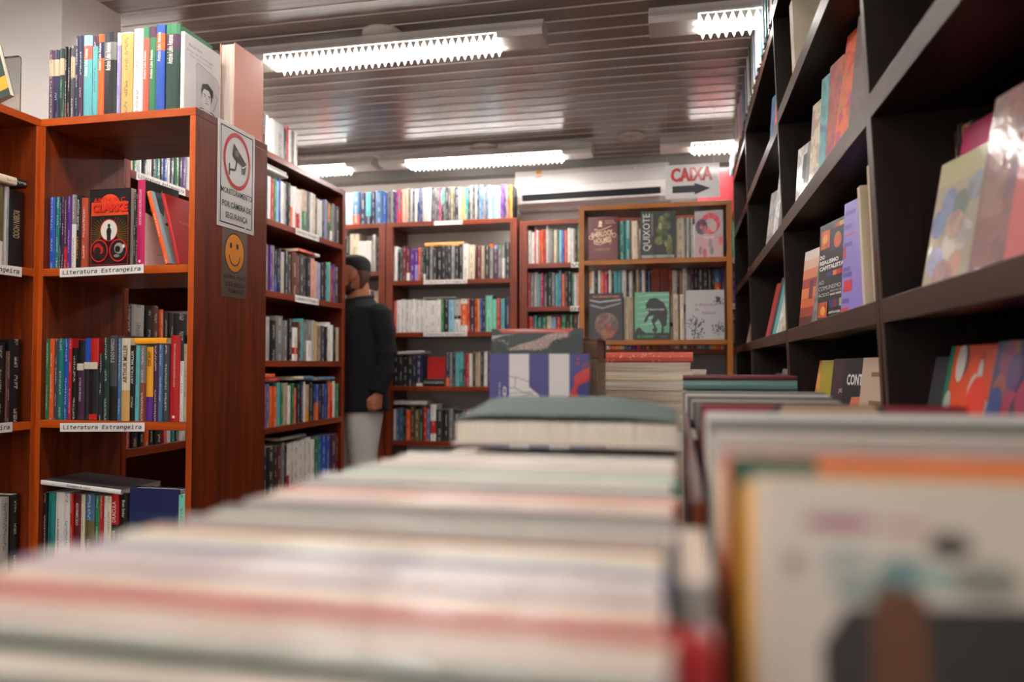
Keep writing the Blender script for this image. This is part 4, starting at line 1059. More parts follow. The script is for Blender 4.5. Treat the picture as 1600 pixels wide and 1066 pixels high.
def p_orange(w, h, p):
    p.rect(0, w, 0, h, '2c2a2a'); p.text('OS MISERÁVEIS', w * .5, h * .93, w * .8, h * .045, 'e8853c', bold=.02)
    p.disc(w * .52, h * .33, w * .36, h * .25, '7a5844', art=.4); p.disc(w * .5, h * .42, w * .3, h * .16, '8c6a54', art=.4); p.disc(w * .6, h * .2, w * .2, h * .15, 'a85a34', art=.4); p.disc(w * .45, h * .12, w * .1, h * .12, '9a6444', art=.4); p.disc(w * .75, h * .3, w * .1, h * .12, '644c40')
    p.poly([(w * .02, h * .84), (w * .3, h * .79), (w * .95, h * .84), (w * .95, h * .87), (w * .3, h * .83), (w * .02, h * .87)], 'a8a8a6'); p.poly([(w * .04, h * .73), (w * .4, h * .66), (w * .95, h * .77), (w * .95, h * .80), (w * .4, h * .70), (w * .04, h * .77)], '8a8a88')
def p_green(w, h, p):
    p.rect(0, w, 0, h, '6cb08c'); 
    for k in range(6): p.poly([(0, h * (.3 + .12 * k)), (w * .5, h * (.33 + .12 * k)), (w, h * (.38 + .11 * k)), (w, h * (.41 + .11 * k)), (w * .4, h * (.355 + .12 * k))], '9cc8ae')
    d = '1e2220'
    p.rect(0, w, 0, h * .15, d); p.poly([(0, h * .14), (w * .05, h * .24), (w * .14, h * .27), (w * .22, h * .2), (w * .34, h * .14)], d)
    p.poly([(w * .34, h * .62), (w * .32, h * .75), (w * .44, h * .87), (w * .62, h * .88), (w * .84, h * .78), (w * .95, h * .6), (w * .92, h * .3), (w * .84, h * .28), (w * .84, h * .15), (w * .76, h * .15), (w * .78, h * .3), (w * .68, h * .45), (w * .58, h * .34), (w * .66, h * .2), (w * .6, h * .14), (w * .5, h * .2), (w * .56, h * .26), (w * .48, h * .4), (w * .56, h * .52), (w * .42, h * .5), (w * .34, h * .38), (w * .26, h * .36), (w * .3, h * .46), (w * .42, h * .58)], d)
    p.text('H.P. LOVECRAFT', w * .32, h * .075, w * .5, h * .06, '4c9c58', bold=.03); p.text('Horror', w * .62, h * .64, w * .5, h * .05, 'c8d8cc', bold=.02); p.rect(w * .72, w * .94, h * .07, h * .08, '707070')
def p_trees(w, h, p):
    p.rect(0, w, 0, h, 'c4c0c0')
    p.text('A Relação', w * .48, h * .70, w * .54, h * .06, 'a03c5c', shear=.2); p.text('da', w * .28, h * .61, w * .1, h * .05, 'a03c5c', shear=.2); p.text('Natura', w * .6, h * .54, w * .36, h * .065, 'a03c5c', shear=.2)
    rr = random.Random(3)
    for cx, cy, s, n in ((.26, .34, .24, 60), (.85, .8, .16, 34), (.86, .22, .2, 40), (.3, .12, .2, 22)):
        for k in range(n):
            a = rr.uniform(0, 6.28); q = rr.uniform(0, s); p.disc(w * min(.97, max(.03, cx + q * math.cos(a))), h * min(.97, max(.03, cy + .7 * q * math.sin(a))), w * .022, h * .014, ('2c302c', '484c48', '707470')[k % 3], n=6)
    p.line([(w * .2, h * .02), (w * .24, h * .18), (w * .26, h * .34)], .004, '303430')
display(O, .052, .01, 1.155, .185, .262, .035, 'dk', 'dark glossy book with an orange title and a brown round shape', prints=dict(face='front', fn=p_orange), force=True, group=OU)
display(O, .303, .01, 1.155, .186, .262, .03, 'gn', 'green book with a black horned beast silhouette', prints=dict(face='front', fn=p_green), force=True, group=OU)
display(O, .578, .01, 1.155, .20, .268, .04, 'lg', 'pale grey wrapped book with dark trees and red title', prints=dict(face='front', fn=p_trees), force=True, group=OU)
row(O, 1.155, .238, .298, 'gy:6 cr:24 be:22', 'the orange unit lower shelf, before the green cover', y=.05, h=.24, hv=.004, d=.16, vis=1.5)
row(O, 1.155, .495, .572, 'be+nv@.3+be@.4:14 cr:26 br:6 cr:20', 'the orange unit lower shelf, before the tree cover', y=.05, h=.25, hv=.004, d=.16, vis=1.5)
row(O, 0.70, .03, .79, 'gy wh bl dk rd be wh or dk te wh gy', 'the orange unit low hidden shelf', y=.03, h=.24, d=.16, vis=.05)

# ------------------------------------------------------------------ books in the dark bookcases
def rb(u, Yl, z, w, h, t, col, label, rz=12, lean=13, dx=0.02, **kw):
    """Leaning display book in dark bookcase u; Yl is how far down the shop its far edge stands."""
    yb = {0: .27, 1: 1.455, 2: 2.645, 3: 3.93, 4: 4.975}[u]
    kw.setdefault('art', True)
    display(RU[u], yb - Yl, dx, z, w, h, t, col, label, rz=rz, lean=lean, group=kw.pop('group', 'books on the dark bookcases'), **kw)
def p_realism(w, h, p):
    p.rect(.002, w - .002, .002, h - .002, '1e1a1c')
    p.rect(w * .06, w * .4, h * .74, h * .93, 'e86a20', art=.4); p.disc(w * .22, h * .84, w * .1, h * .05, 'f4a040'); p.rect(w * .46, w * .97, h * .70, h * .90, '3a2448', art=.4); p.disc(w * .7, h * .79, w * .14, h * .08, 'e0602c', art=.4)
    for k, c in enumerate(('3a3068', '8a2c3c', 'c8302c', 'd8a048', 'c8b070')): p.rect(w * (.46 + k * .1), w * (.56 + k * .1), h * .92, h * .965, c)
    for k, (s, ww, b) in enumerate((('DO', .2, .655), ('REALISMO', .72, .595), ('CAPITALISTA', .92, .535))): p.text(s, w * (.05 + ww / 2), h * b, w * ww, h * .045, 'f0ece8', bold=.05)
    for k, c in enumerate(('1e1a1c', '3a3070', '3a3070', 'e88c30', 'd83820', 'c82018')): p.rect(w * (.2 + k * .128), w * (.33 + k * .128), h * .435, h * .485, c)
    for k, (s, ww, b) in enumerate((('AO', .2, .39), ('COMUNISMO', .84, .325), ('ÁCIDO', .42, .26))): p.text(s, w * (.05 + ww / 2), h * b, w * ww, h * .045, 'dcd8d4')
    p.text('ENSAIOS DE', w * .72, h * .28, w * .4, h * .02, 'dcd8d4'); p.text('MARK FISHER', w * .72, h * .245, w * .42, h * .022, 'f0ece8', bold=.04)
    p.rect(w * .06, w * .42, h * .02, h * .18, 'd85a20', art=.4); p.disc(w * .25, h * .09, w * .09, h * .05, 'f0a840')
    for k, c in enumerate(('3a2448', '3a3070', '8a2038', '303068', 'a8b070')): p.rect(w * (.46 + k * .1), w * (.56 + k * .1), h * .11, h * .19, c)
    p.text('ANTOLOGIA', w * .7, h * .06, w * .44, h * .025, 'f0ece8', bold=.04)
def p_purple(w, h, p):
    p.rect(.001, w - .006, .001, h - .001, '9484d8'); p.rect(w - .006, w - .001, .001, h - .001, '1c1a30')
    for b, ww in ((.90, .45), (.78, .3), (.62, .35), (.40, .3), (.35, .38), (.12, .3)): p.rect(w * .05, w * (.05 + ww), h * (b - .02), h * (b + .02), '6c5cb4')
    p.rect(w * .1, w * .45, h * .20, h * .30, 'e0303c'); p.rect(w * .1, w * .5, h * .70, h * .715, 'c86a90'); p.rect(w * .02, w * .35, h * .02, h * .06, 'd84a5c'); p.rect(w * .02, w * .14, h * .5, h * .6, 'c84858')
def p_fire(w, h, p):
    for k, c in enumerate(('5a1c18', 'a8341c', 'e86820', 'f08c3c', 'b8341c', 'e88850', 'ecc0a0', 'e8dcd0')): p.rect(0, w, h * k / 8, h * (k + 1) / 8, c)
    p.rect(w * .4, w * .6, h * .35, h * .6, '8a2818', art=.4)
Z1, Z2, Z3, Z4 = .787, 1.137, 1.497, 1.852
G2 = 'books in the dark bookcase with the purple book'
rb(2, 2.53, Z2, .15, .235, .02, 'or', 'orange and white fiery cover leaning beside the black book with colour squares', prints=dict(face='front', fn=p_fire), force=True, group=G2, lean=8)
rb(2, 2.30, Z2, .10, .20, .012, 'gy', 'slim grey book between the fiery cover and the black one with colour squares', group=G2, lean=10)
rb(2, 2.16, Z2, .165, .250, .02, 'bk', 'black book with white block title and coloured squares', prints=dict(face='front', fn=p_realism), force=True, group=G2, lean=5, dx=.012)
rb(2, 1.945, Z2, .125, .265, .018, 'la', 'lavender purple book with a red square', prints=dict(face='front', fn=p_purple), force=True, group=G2, lean=5, dx=.03, art=False)
for k, (yy, tt, hh) in enumerate(((1.70, .022, .25), (1.665, .022, .285), (1.545, .022, .26), (1.515, .02, .27))):
    pages_out(R2, 2.645 - yy, .03 + .012 * k, Z2, tt, hh, .15, 'cr' if k != 1 else 'ta', 'cream page edges of an upright book, %s after the lavender purple book' % ordinal(k + 1), group=G2, hard=False)
rb(2, 2.55, Z1, .12, .25, .02, 'pc', 'orange book behind the yellow one on the lower dark shelf', group=G2, rz=20, dx=.03)
def p_yellow(w, h, p):
    p.rect(0, w, 0, h, 'b0a030'); 
    for s, b in (('BERNA', .55), ('NADE', .42), ('COZES', .29)): p.text(s, w * .55, h * b, w * .7, h * .09, '1c1a10', bold=.03)
def p_brown(w, h, p):
    p.rect(0, w, 0, h, '3c2024'); p.text('JERSEY', w * .6, h * .66, w * .6, h * .05, 'd8c8c0'); p.disc(w * .5, h * .3, w * .35, h * .22, '7a3418', art=.4); p.disc(w * .6, h * .35, w * .15, h * .12, 'a04c1c', art=.4)
def p_contra(w, h, p):
    p.rect(0, w, 0, h, '1a1a1c'); p.text('CONTRA', w * .52, h * .79, w * .8, h * .11, 'ece8e4', bold=.03); p.poly([(w * .1, h * .2), (w * .35, h * .62), (w * .9, h * .64), (w * .7, h * .38), (w * .55, h * .5), (w * .3, h * .2)], 'd87858'); p.poly([(w * .6, h * .1), (w * .7, h * .35), (w * .85, h * .6), (w * .9, h * .3)], 'c8806c')
def p_cream(w, h, p):
    p.rect(0, w, 0, h, 'c8b098')
    for b in (.85, .6, .36, .14): p.rect(w * .3, w * .75, h * (b - .02), h * (b + .02), '8c6c58')
rb(2, 2.36, Z1, .135, .245, .02, 'ye', 'yellow book with black block letters on the lower dark shelf', prints=dict(face='front', fn=p_yellow), force=True, group=G2, rz=16, lean=9)
rb(2, 2.19, Z1, .135, .25, .02, 'db', 'dark brown illustrated book between the yellow and the black ones', prints=dict(face='front', fn=p_brown), force=True, group=G2, rz=16, lean=9)
rb(2, 2.04, Z1, .135, .25, .02, 'bk', 'black book with the white word contra on the lower dark shelf', prints=dict(face='front', fn=p_contra), force=True, group=G2, rz=16, lean=9)
rb(2, 1.85, Z1, .135, .25, .02, 'be', 'beige book with brown lines on the lower dark shelf', prints=dict(face='front', fn=p_cream), force=True, group=G2, rz=16, lean=9)
rb(2, 1.70, Z1, .10, .25, .02, 'cr', 'cream book right behind the beige one on the lower dark shelf', group=G2, rz=16)
for k, (yy, w, h, c, ln, nm) in enumerate(((2.50, .09, .19, 'wh', 6, 'white'), (2.41, .06, .15, 'dg', 8, 'grey'), (2.34, .06, .17, 'gy', 8, 'mid grey'), (2.25, .13, .245, 'cr', 6, 'cream illustrated'), (2.09, .05, .26, 'tl', 5, 'pale teal'), (2.0, .08, .26, 'ru', 6, 'rust coloured'), (1.91, .13, .30, 'or', 10, 'glossy orange'), (1.74, .1, .27, 'br', 8, 'brown'))):
    rb(2, yy, Z3, w, h, .018, c, '%s book on the dark shelf above the lavender purple book' % nm, lean=ln, group=G2)
pages_out(R2, .19, .03, Z4, .06, .27, .16, 'cr', 'thick cream book with pages outward high in the dark bookcases', group=G2)
pages_out(R2, .16, .035, Z4, .012, .27, .16, 'dr', 'slim dark red book beside the thick cream pages', group=G2)
rb(2, 1.75, Z4, .14, .24, .02, 'dg', 'dark grey book high in the dark bookcases', group=G2)
G3 = 'books in the dark bookcase with the leaning red book'
for k, (yy, w, h, c, nm) in enumerate(((3.50, .12, .24, 'rd', 'red'), (3.34, .12, .25, 'dk', 'near black'), (3.24, .12, .26, 'tl', 'pale teal'), (3.12, .13, .25, 'wh', 'white'), (2.98, .13, .255, 'cr', 'cream and red'), (2.82, .13, .2, 'pi', 'pink'))):
    rb(3, yy, Z2, w, h, .018, c, '%s leaning book on the shelf of the leaning red one' % nm, rz=10, lean=14, group=G3, art=k > 2)
for k, (yy, h, c, nm) in enumerate(((3.4, .25, 'lg', 'light grey mottled'), (3.15, .28, 'wh', 'white mottled'), (3.0, .2, 'dg', 'dark grey'))):
    rb(3, yy, Z3, .13, h, .018, c, '%s book on the shelf above the leaning red one' % nm, lean=8, group=G3)
for k, (yy, h, c, nm) in enumerate(((3.15, .22, 'sb', 'steel blue'), (3.0, .23, 'co', 'coral red'))):
    rb(3, yy, Z4, .1, h, .018, c, '%s book high above the leaning red one' % nm, lean=5, group=G3)
for k, (yy, h, c, nm) in enumerate(((3.5, .2, 'dg', 'dark grey'), (3.3, .22, 'gy', 'grey streaked'), (3.1, .22, 'be', 'dull beige'), (2.9, .2, 'wh', 'white barcode'))):
    rb(3, yy, Z1, .13, h, .018, c, '%s book on the lower shelf under the leaning red one' % nm, lean=12, group=G3)
G4 = 'books in the farthest dark bookcase'
for k, (yy, z, h, c, nm) in enumerate(((4.5, Z2, .25, 'cr', 'cream leaning'), (4.35, Z2, .26, 'be', 'beige leaning'), (4.4, Z3, .24, 'lg', 'light grey'), (4.2, Z3, .24, 'wh', 'white'), (4.3, Z4, .24, 'ru', 'rust'), (4.6, Z1, .24, 'rd', 'red'), (4.3, Z1, .22, 'lg', 'pale grey'))):
    rb(4, yy, z, .12, h, .02, c, '%s book in the farthest dark bookcase' % nm, group=G4)
G1 = 'books in the dark bookcase nearest the open table books'
def p_patch(w, h, p):
    p.rect(0, w, 0, h, '9a8a6a'); p.rect(0, w, h * .8, h, 'a49a5c')
    for a, b, c in ((.15, .5, '5c6c9c'), (.3, .65, '6a74a0'), (.55, .6, '4c6450'), (.45, .3, 'c8b8ac'), (.7, .35, 'b8ac9c'), (.2, .2, '8a8cb4'), (.6, .12, 'b87c5c'), (.8, .7, '7c8084'), (.5, .45, 'b89478'), (.35, .08, '9c6c64')): p.disc(w * a, h * b, w * .16, h * .12, c, n=9, art=.4)
def p_marble(w, h, p):
    p.rect(0, w, 0, h, 'e84c10'); p.rect(0, w * .1, 0, h, '1c8060')
    rr = random.Random(5)
    for k in range(16): 
        a, b = rr.uniform(.12, .9), rr.uniform(.05, .95); p.disc(w * a, h * b, w * rr.uniform(.05, .12), h * rr.uniform(.05, .12), ('c8c4bc', 'd43a08', 'b8b8ac', '60403c', 'd8d0c8')[k % 5], n=11)
    p.disc(w * .7, h * .62, w * .2, h * .2, 'f03408'); p.disc(w * .3, h * .45, w * .08, h * .16, 'f04808')
def p_violet(w, h, p):
    p.rect(0, w, 0, h, '3a2c5c')
    rr = random.Random(8)
    for k in range(26):
        a, b = rr.uniform(.05, .95), rr.uniform(.05, .95); p.disc(w * a, h * b, w * .12, h * .1, ('283c80', '7c2450', 'a81c4c', '2c2c48', '54306c', '8c4438')[k % 6], n=9)
    p.rect(w * .2, w * .3, h * .02, h * .16, 'c8b8b0')
def p_redart(w, h, p):
    p.rect(0, w, 0, h, '7c3424', art=.4); p.rect(w * .55, w, 0, h * .8, 'c03a38'); p.rect(w * .05, w * .4, h * .3, h * .9, '8a5034', art=.4)
rb(1, 1.33, Z2, .17, .262, .02, 'mg', 'magenta cover behind the patchwork one', art=False, rz=10, lean=13, dx=.055, bands=[(.5, 'mg')], force=True, group=G1)
rb(1, 1.29, Z2, .14, .195, .014, 'be', 'cream patchwork-patterned book before the magenta one', prints=dict(face='front', fn=p_patch), rz=10, lean=13, dx=.022, force=True, group=G1)
rb(1, 1.10, Z2, .14, .235, .02, 'br2', 'glossy reddish brown illustrated book after the patchwork one', prints=dict(face='front', fn=p_redart), rz=10, lean=13, dx=.022, force=True, group=G1)
rb(1, .93, Z2, .15, .24, .02, 'rd', 'red book nearest the picture edge on the dark shelf', rz=10, lean=13, dx=.022, force=True, group=G1, art=False)
rb(1, .76, Z2, .15, .24, .02, 'dr', 'dark red book off at the end of the dark shelf', rz=10, lean=13, dx=.022, group=G1)
row(R1, Z2, .03, .12, 'br dk ta nv', 'the dark shelf back corner beside the magenta cover', y=.12, h=.27, vis=.5)
rb(1, 1.44, Z1, .10, .25, .018, 'dg', 'dull grey wrapped book beside the marbled orange cover', rz=14, group=G1, art=False)
rb(1, 1.36, Z1, .145, .268, .02, 'or', 'orange, white and green marbled cover on the lower dark shelf', prints=dict(face='front', fn=p_marble), rz=8, lean=14, force=True, group=G1)
rb(1, 1.175, Z1, .145, .27, .02, 'nv', 'blue and violet marbled cover beside the orange marbled one', prints=dict(face='front', fn=p_violet), rz=8, lean=14, force=True, group=G1)
rb(1, .99, Z1, .145, .27, .02, 'bl', 'blue book past the violet marbled cover', rz=8, lean=14, group=G1)

# rows on top of the dark bookcases
def spec_of(n, seq):
    q = seq.split(); return ' '.join(q[rnd.randrange(len(q))] + ':%d' % rnd.randint(7, 15) for _ in range(n))
TOPC = 'wh lg wh gy wh lg dg gy wh sb wh lg dk gy pi wh lg tl'
row(R2, 2.206, .02, 1.165, spec_of(62, TOPC), 'the top of the dark bookcase with the purple book', h=0.205, hv=.008, vis=.10, y=-.004)
LR, PK = 'the top of the dark bookcase with the leaning red book', 'pi wh co lb tl gn te wh cr pi la rd wh'
row(R3, 2.206, .0, .765, spec_of(42, TOPC), LR + ', beyond the lamp', h=0.21, hv=.01, vis=.2, y=-.012, jit=.012)
row(R3, 2.206, .765, .955, spec_of(9, TOPC), LR + ', below the lamp', h=0.105, hv=.004, vis=.2, y=-.012, jit=.012)
row(R3, 2.206, .955, 1.26, spec_of(16, TOPC), LR + ', before the lamp', h=0.21, hv=.01, vis=.2, y=-.012, jit=.012)
row(R4, 2.206, .23, 1.03, spec_of(42, PK), 'the top of the farthest dark bookcase, before the lamp', h=0.215, hv=.012, vis=.2, y=-.02, jit=.012)
row(R4, 2.206, .0, .23, spec_of(12, PK), 'the top of the farthest dark bookcase, below the lamp', h=0.105, hv=.004, vis=.2, y=-.02, jit=.012)

# ------------------------------------------------------------------ display table
def table():
    e = empty('display_table', Matrix.Translation((0, 0, 0)), 'long brown display table with upright rims carrying the near books', 'table')
    cols, edge = WOOD['mid']
    bd = lambda n, b: board(n, b, 'mid_wood', cols, edge, e)
    bd('tabletop', (-0.33, 0.295, 0.13, 2.85, 0.665, 0.698))
    bd('rim_board', (-0.35, -0.331, 0.13, 2.85, 0.60, 0.80))
    bd('rim_board', (0.296, 0.312, 0.13, 2.85, 0.60, 0.80))
    bd('rim_board', (-0.35, 0.312, 2.851, 2.87, 0.60, 0.80))
    bd('divider_board', (0.007, 0.013, 0.44, 1.45, 0.699, 0.945))
    for x in (-0.33, 0.25):
        for y in (0.15, 2.78): bd('leg', (x, x + 0.05, y, y + 0.05, 0, 0.664))
    bd('stretcher', (-0.06, -0.02, 0.2, 2.79, 0.2, 0.24))
table()
TB = 'the display table'
# lying on their spines in one long file: page edges up
def fore_edge_up(y, t, w, d, x, col, label, side=None, rz=0.0, lean=0.0, z=0.700, **kw):
    M = Matrix.Translation((x, y, z)) @ Matrix.Rotation(R(rz), 4, 'Z') @ Matrix.Rotation(R(-lean), 4, 'X') @ Matrix(((0, 0, 1, 0), (1, 0, 0, 0), (0, 1, 0, 0), (0, 0, 0, 1)))
    add_book(M, t, w, d, col, label=label, side=side, group='books filed page edges up on ' + TB, text=False, **kw)
y = 0.168
seq = [('dn', .030, .212, .236), ('lg', .016, .252, .2375), ('pi', .013, .268, .2400), ('rd', .010, .275, .2395), ('be', .024, .256, .2375), ('la', .026, .255, .2385), ('sb', .012, .252, .2375), ('wh', .022, .25, .2385), ('pc', .014, .252, .239), ('lg', .026, .248, .2385),
       ('wh', .020, .25, .2375), ('gy', .010, .252, .2385), ('lg', .024, .249, .238), ('rd', .008, .251, .2395), ('wh', .026, .247, .238), ('co', .010, .25, .2395), ('wh', .020, .252, .2375), ('gy', .012, .246, .239), ('wh', .026, .247, .2385), ('dg', .010, .25, .2385),
       ('mi', .022, .247, .238), ('wh', .022, .243, .239), ('lg', .018, .245, .2385), ('wh', .022, .24, .239), ('pi', .012, .245, .2385), ('wh', .024, .24, .238), ('wh', .024, .24, .238)]
for i, (c, t, w, d) in enumerate(seq):
    fore_edge_up(y, t * .97, w, d + rnd.uniform(-.001, .001), -.003 - w + rnd.uniform(-.004, .002) + (.012 if c == 'rd' and i < 5 else 0), c, '%s cover filed page edges up, %s from the camera end of the display table' % (PAL[c][1], ordinal(i + 1)), vis=1, force=i < 27, hard=(i % 3 == 0), paper=[(1.25, 1.22, 1.24), (1.2, 1.25, 1.22), (1.3, 1.18, 1.16), (1.1, 1.15, 1.18), (1.3, 1.27, 1.27)][(i * 3) % 5])
    y += t
YEND = y
for k in range(5):
    fore_edge_up(YEND + .02 + .03 * k, .024, .235, .225, -.24, ('wh', 'lg', 'cr', 'wh', 'gy')[k], '%s book under the open grey-green cover, %s from the camera' % (PAL[('wh', 'lg', 'cr', 'wh', 'gy')[k]][1], ordinal(k + 1)), vis=.3)

def open_cover_book():
    e = empty('open_cover_book', Matrix.Translation((-0.224, 0.742, 0.9405)), 'book lying on the filed books, grey-green soft cover lifting over white pages', 'book')
    w, d, t = 0.226, 0.165, 0.024
    box('page_block', (0.004, w - .003, 0, d, 0.0012, t), PAPER, e, bevel=.002).color = (1.15, 1.15, 1.15, 1)
    grc = plain('green_grey_card', '5d6f69', 0.75)
    drk = plain('dark_green_card', '12352c', 0.5)
    box('back_cover', (0, w, -.002, d, 0, 0.0011), plain('white_card', 'd8d4d0', .5), e)
    # lifted front cover as a curved sheet with thickness
    n, m = 12, 14
    top, bot = [], []
    for i in range(n + 1):
        for j in range(m + 1):
            a, b = i / n, j / m
            edge_ = min(1.0, a / 0.10) * min(1.0, max(0.0, (1.02 - a) / 0.30))
            lift = 0.0012 + 0.0035 * (1 - b) * min(1, a * 6) * min(1.0, (1.0 - a) * 4) + 0.0165 * (edge_ ** .7) * math.sin(math.pi * min(1, b * .62)) 
            x = -0.001 + a * (w - 0.004) ; yy = -0.004 + b * d
            top.append((x, yy, t + lift + 0.0012)); bot.append((x, yy, t + lift))
    V = top + bot; N = len(top); Fc, mi = [], []
    for i in range(n):
        for j in range(m):
            a = i * (m + 1) + j
            q = (a, a + m + 1, a + m + 2, a + 1)
            Fc.append(q); mi.append(0); Fc.append(tuple(N + k for k in reversed(q))); mi.append(1)
    edge = [i * (m + 1) for i in range(n + 1)] + [n * (m + 1) + j for j in range(1, m + 1)] + [i * (m + 1) + m for i in range(n - 1, -1, -1)] + [j for j in range(m - 1, 0, -1)]
    for a, b in zip(edge, edge[1:] + edge[:1]): Fc.append((b, a, N + a, N + b)); mi.append(1)
    mesh_obj('front_cover', V, Fc, [grc, drk], e, mi=mi, smooth=False)
open_cover_book()

# the file of upright books, covers towards the camera, on the other half of the table
def upright(y, x, w, h, t, col, label, fn=None, rz=0, lean=0, z=.699, **kw):
    kw.setdefault('art', False)
    display(ID, x, y, z, w, h, t, col, label, rz=rz, lean=lean, group='books filed upright on ' + TB, prints=dict(face='front', fn=fn) if fn else None, **kw)
def p_front(w, h, p):
    p.rect(0, w, 0, h, 'd8ccbc'); 
    p.disc(w * .093, h * .957, w * .045, h * .009, 'a4586a', n=18); p.disc(w * .17, h * .955, w * .03, h * .006, 'c09088', n=12); p.disc(w * .22, h * .937, w * .026, h * .014, '443830', n=14)
    for a, b, ra, rb_, c in ((.10, .915, .03, .014, 'a8b0a4'), (.166, .905, .032, .017, '6f908c'), (.21, .90, .03, .014, '9cb4a8'), (.038, .91, .010, .012, '9c806c'), (.26, .90, .04, .02, '8c8c7c'), (.12, .885, .04, .012, '8c9c94')): p.disc(w * a, h * b, w * ra, h * rb_, c, n=12)
    p.poly([(w * .07, h * .82), (w * .10, h * .865), (w * .3, h * .875), (w, h * .86), (w, h * .1), (w * .1, h * .1)], '34302c'); p.poly([(w * .128, h * .7), (w * .131, h * .885), (w * .15, h * .892), (w * .19, h * .885), (w * .2, h * .70)], '6a4022')
def p_bands(w, h, p):
    x = 0
    for ww, c in ((.13, '1f5a48'), (.5, 'ee7a10'), (.12, 'b02418'), (.1, '7a4a18'), (.15, 'c0281c')): p.rect(w * x, w * (x + ww), h * .5, h, c); x += ww
    p.rect(w * .0, w * .1, 0, h * .9, '54502c'); 
def p_redcream(w, h, p):
    p.rect(0, w, 0, h, '9c1830'); p.poly([(w * .28, h * .7), (w * .26, h * .96), (w * .32, h), (w * .66, h), (w * .72, h * .96), (w * .7, h * .7)], 'caa480')
    p.poly([(w * .22, h * .95), (w * .3, h), (w * .32, h), (w * .28, h * .94)], '201c1c'); p.poly([(w * .78, h * .95), (w * .68, h), (w * .66, h), (w * .72, h * .94)], '201c1c')
upright(.262, .0235, .25, .283, .020, 'cr', 'cream illustrated book nearest the camera on the bookcase side of the table', fn=p_front, force=True, hard=True)
upright(.292, .0215, .24, .277, .008, 'ye', 'yellow-orange slim book right behind the nearest cream one', force=True)
upright(.325, .0175, .26, .284, .016, 'or', 'orange, green and red striped book filed behind the cream one', fn=p_bands, force=True)
upright(.375, .017, .25, .270, .026, 'cr', 'cream book behind the orange, green and red striped one', force=True)
upright(.418, .016, .26, .284, .028, 'lg', 'off-white thick book in the middle of the upright file', force=True)
upright(.49, .018, .25, .275, .026, 'be', 'beige book behind the off-white thick one in the upright file', force=True)
upright(.545, .019, .24, .282, .022, 'gy', 'grey plastic-wrapped book in the upright file', force=True)
upright(.60, .019, .24, .284, .03, 'wh', 'white thick book before the dark red and cream cover', force=True)
upright(.68, .019, .24, .27, .03, 'dr', 'dark red book in the upright file', force=True)
upright(.80, .020, .243, .281, .016, 'dr', 'dark red cover with a cream middle in the upright file', fn=p_redcream, force=True)
upright(.84, .020, .22, .270, .03, 'gy', 'grey book behind the dark red and cream cover', vis=.3)
add_book(Matrix.Translation((-.001, .300, .70)), .013, .238, .10, 'lg', label='slim light grey volume wedged in the gap between both files', group='books wedged on the display table', text=False, force=True)
add_book(Matrix.Translation((.0135, .85, .70)), .005, .24, .14, 'dr', label='dark red slim volume wedged beside the wooden divider', group='books wedged on the display table', text=False, force=True)
def p_redblack(w, h, p):
    p.rect(0, w, 0, h, '8a8a88'); p.rect(w * .42, w, h * .5, h * .99, 'b42430')
    for k in range(5): p.rect(w * (.4 + .13 * k), w * (.44 + .13 * k), h * .6, h * .99, '201c20')
for k, (c, nm) in enumerate((('gy', 'red, black and grey wrapped'), ('dk', 'near black'), ('lg', 'light grey wrapped'), ('gy', 'mid grey'), ('dk', 'black-edged'), ('lg', 'pale wrapped'), ('wh', 'white wrapped'), ('dg', 'dark grey'), ('lg', 'silvery'))):
    upright(1.06 + .033 * k, .020 - .002 * k, .19 + .004 * k, .268 + .001 * k, .022, c, nm + ' book filed beyond the dark red and cream cover', fn=p_redblack if k == 0 else None, force=k < 2, vis=.4)
L = 'books in lying piles on the display table'
flat_book(ID, .014, 1.50, .700, .21, .15, .04, 'dg', 'dark grey thick book at the bottom under the teal and red pair', group=L, vis=.2)
for k in range(7): flat_book(ID, .014 + .002 * (k % 2), 1.50, .741 + .033 * k, .20, .15, .0325, ('gy', 'lg', 'be', 'gy', 'dg', 'lg', 'gy')[k], '%s book in the pile under the teal one, %s from below' % (('grey', 'light grey', 'beige', 'mid grey', 'dark grey', 'pale grey', 'dull grey')[k], ordinal(k + 1)), group=L, vis=.1)
flat_book(ID, .006, 1.49, .973, .205, .15, .018, 'gt', 'teal book lying under the red one beside the red-topped pile', group=L, text=False, force=True)
flat_book(ID, .006, 1.49, .9915, .205, .15, .008, 'dr', 'thin dark red book lying on the teal one', group=L, text=False, force=True)
# pile with the red-wrapped book on top
zz = .700
pile = [('lg', .03), ('be', .03), ('gy', .028), ('cr', .03), ('be', .026), ('lg', .028), ('cr', .026), ('be', .024), ('be', .024), ('be', .022), ('cr', .021), ('be', .019), ('wh', .017)]
for k, (c, t) in enumerate(pile):
    flat_pages(ID, -.170 + rnd.uniform(-.003, .003), 1.60 + rnd.uniform(0, .006), zz, .195, .15, t - .0006, c, '%s-covered book in the red-topped pile, %s from below' % (PAL[c][1], ordinal(k + 1)), group=L, vis=.2 if k < 7 else 1, text=False, force=k > 6)
    zz += t
flat_book(ID, -.170, 1.597, zz, .197, .15, .0205, 'co', 'red patterned plastic-wrapped book topping the pile beyond the striped cover', group=L, text=False, force=True, hard=True,
          prints=dict(face='spine', fn=lambda w, h, p: [p.line([(w * q[0], h * q[1]), (w * (q[0] + q[2] * .25), h * (q[1] + q[3] * .02))], .0011, 'f0c8a8') for q in [[random.Random(k * 4 + j).uniform(.12, .88) if j == 0 else random.Random(k * 4 + j).random() * (.97 if j == 1 else 2) - (0 if j == 1 else 1) for j in range(4)] for k in range(26)]]))
zz = .700
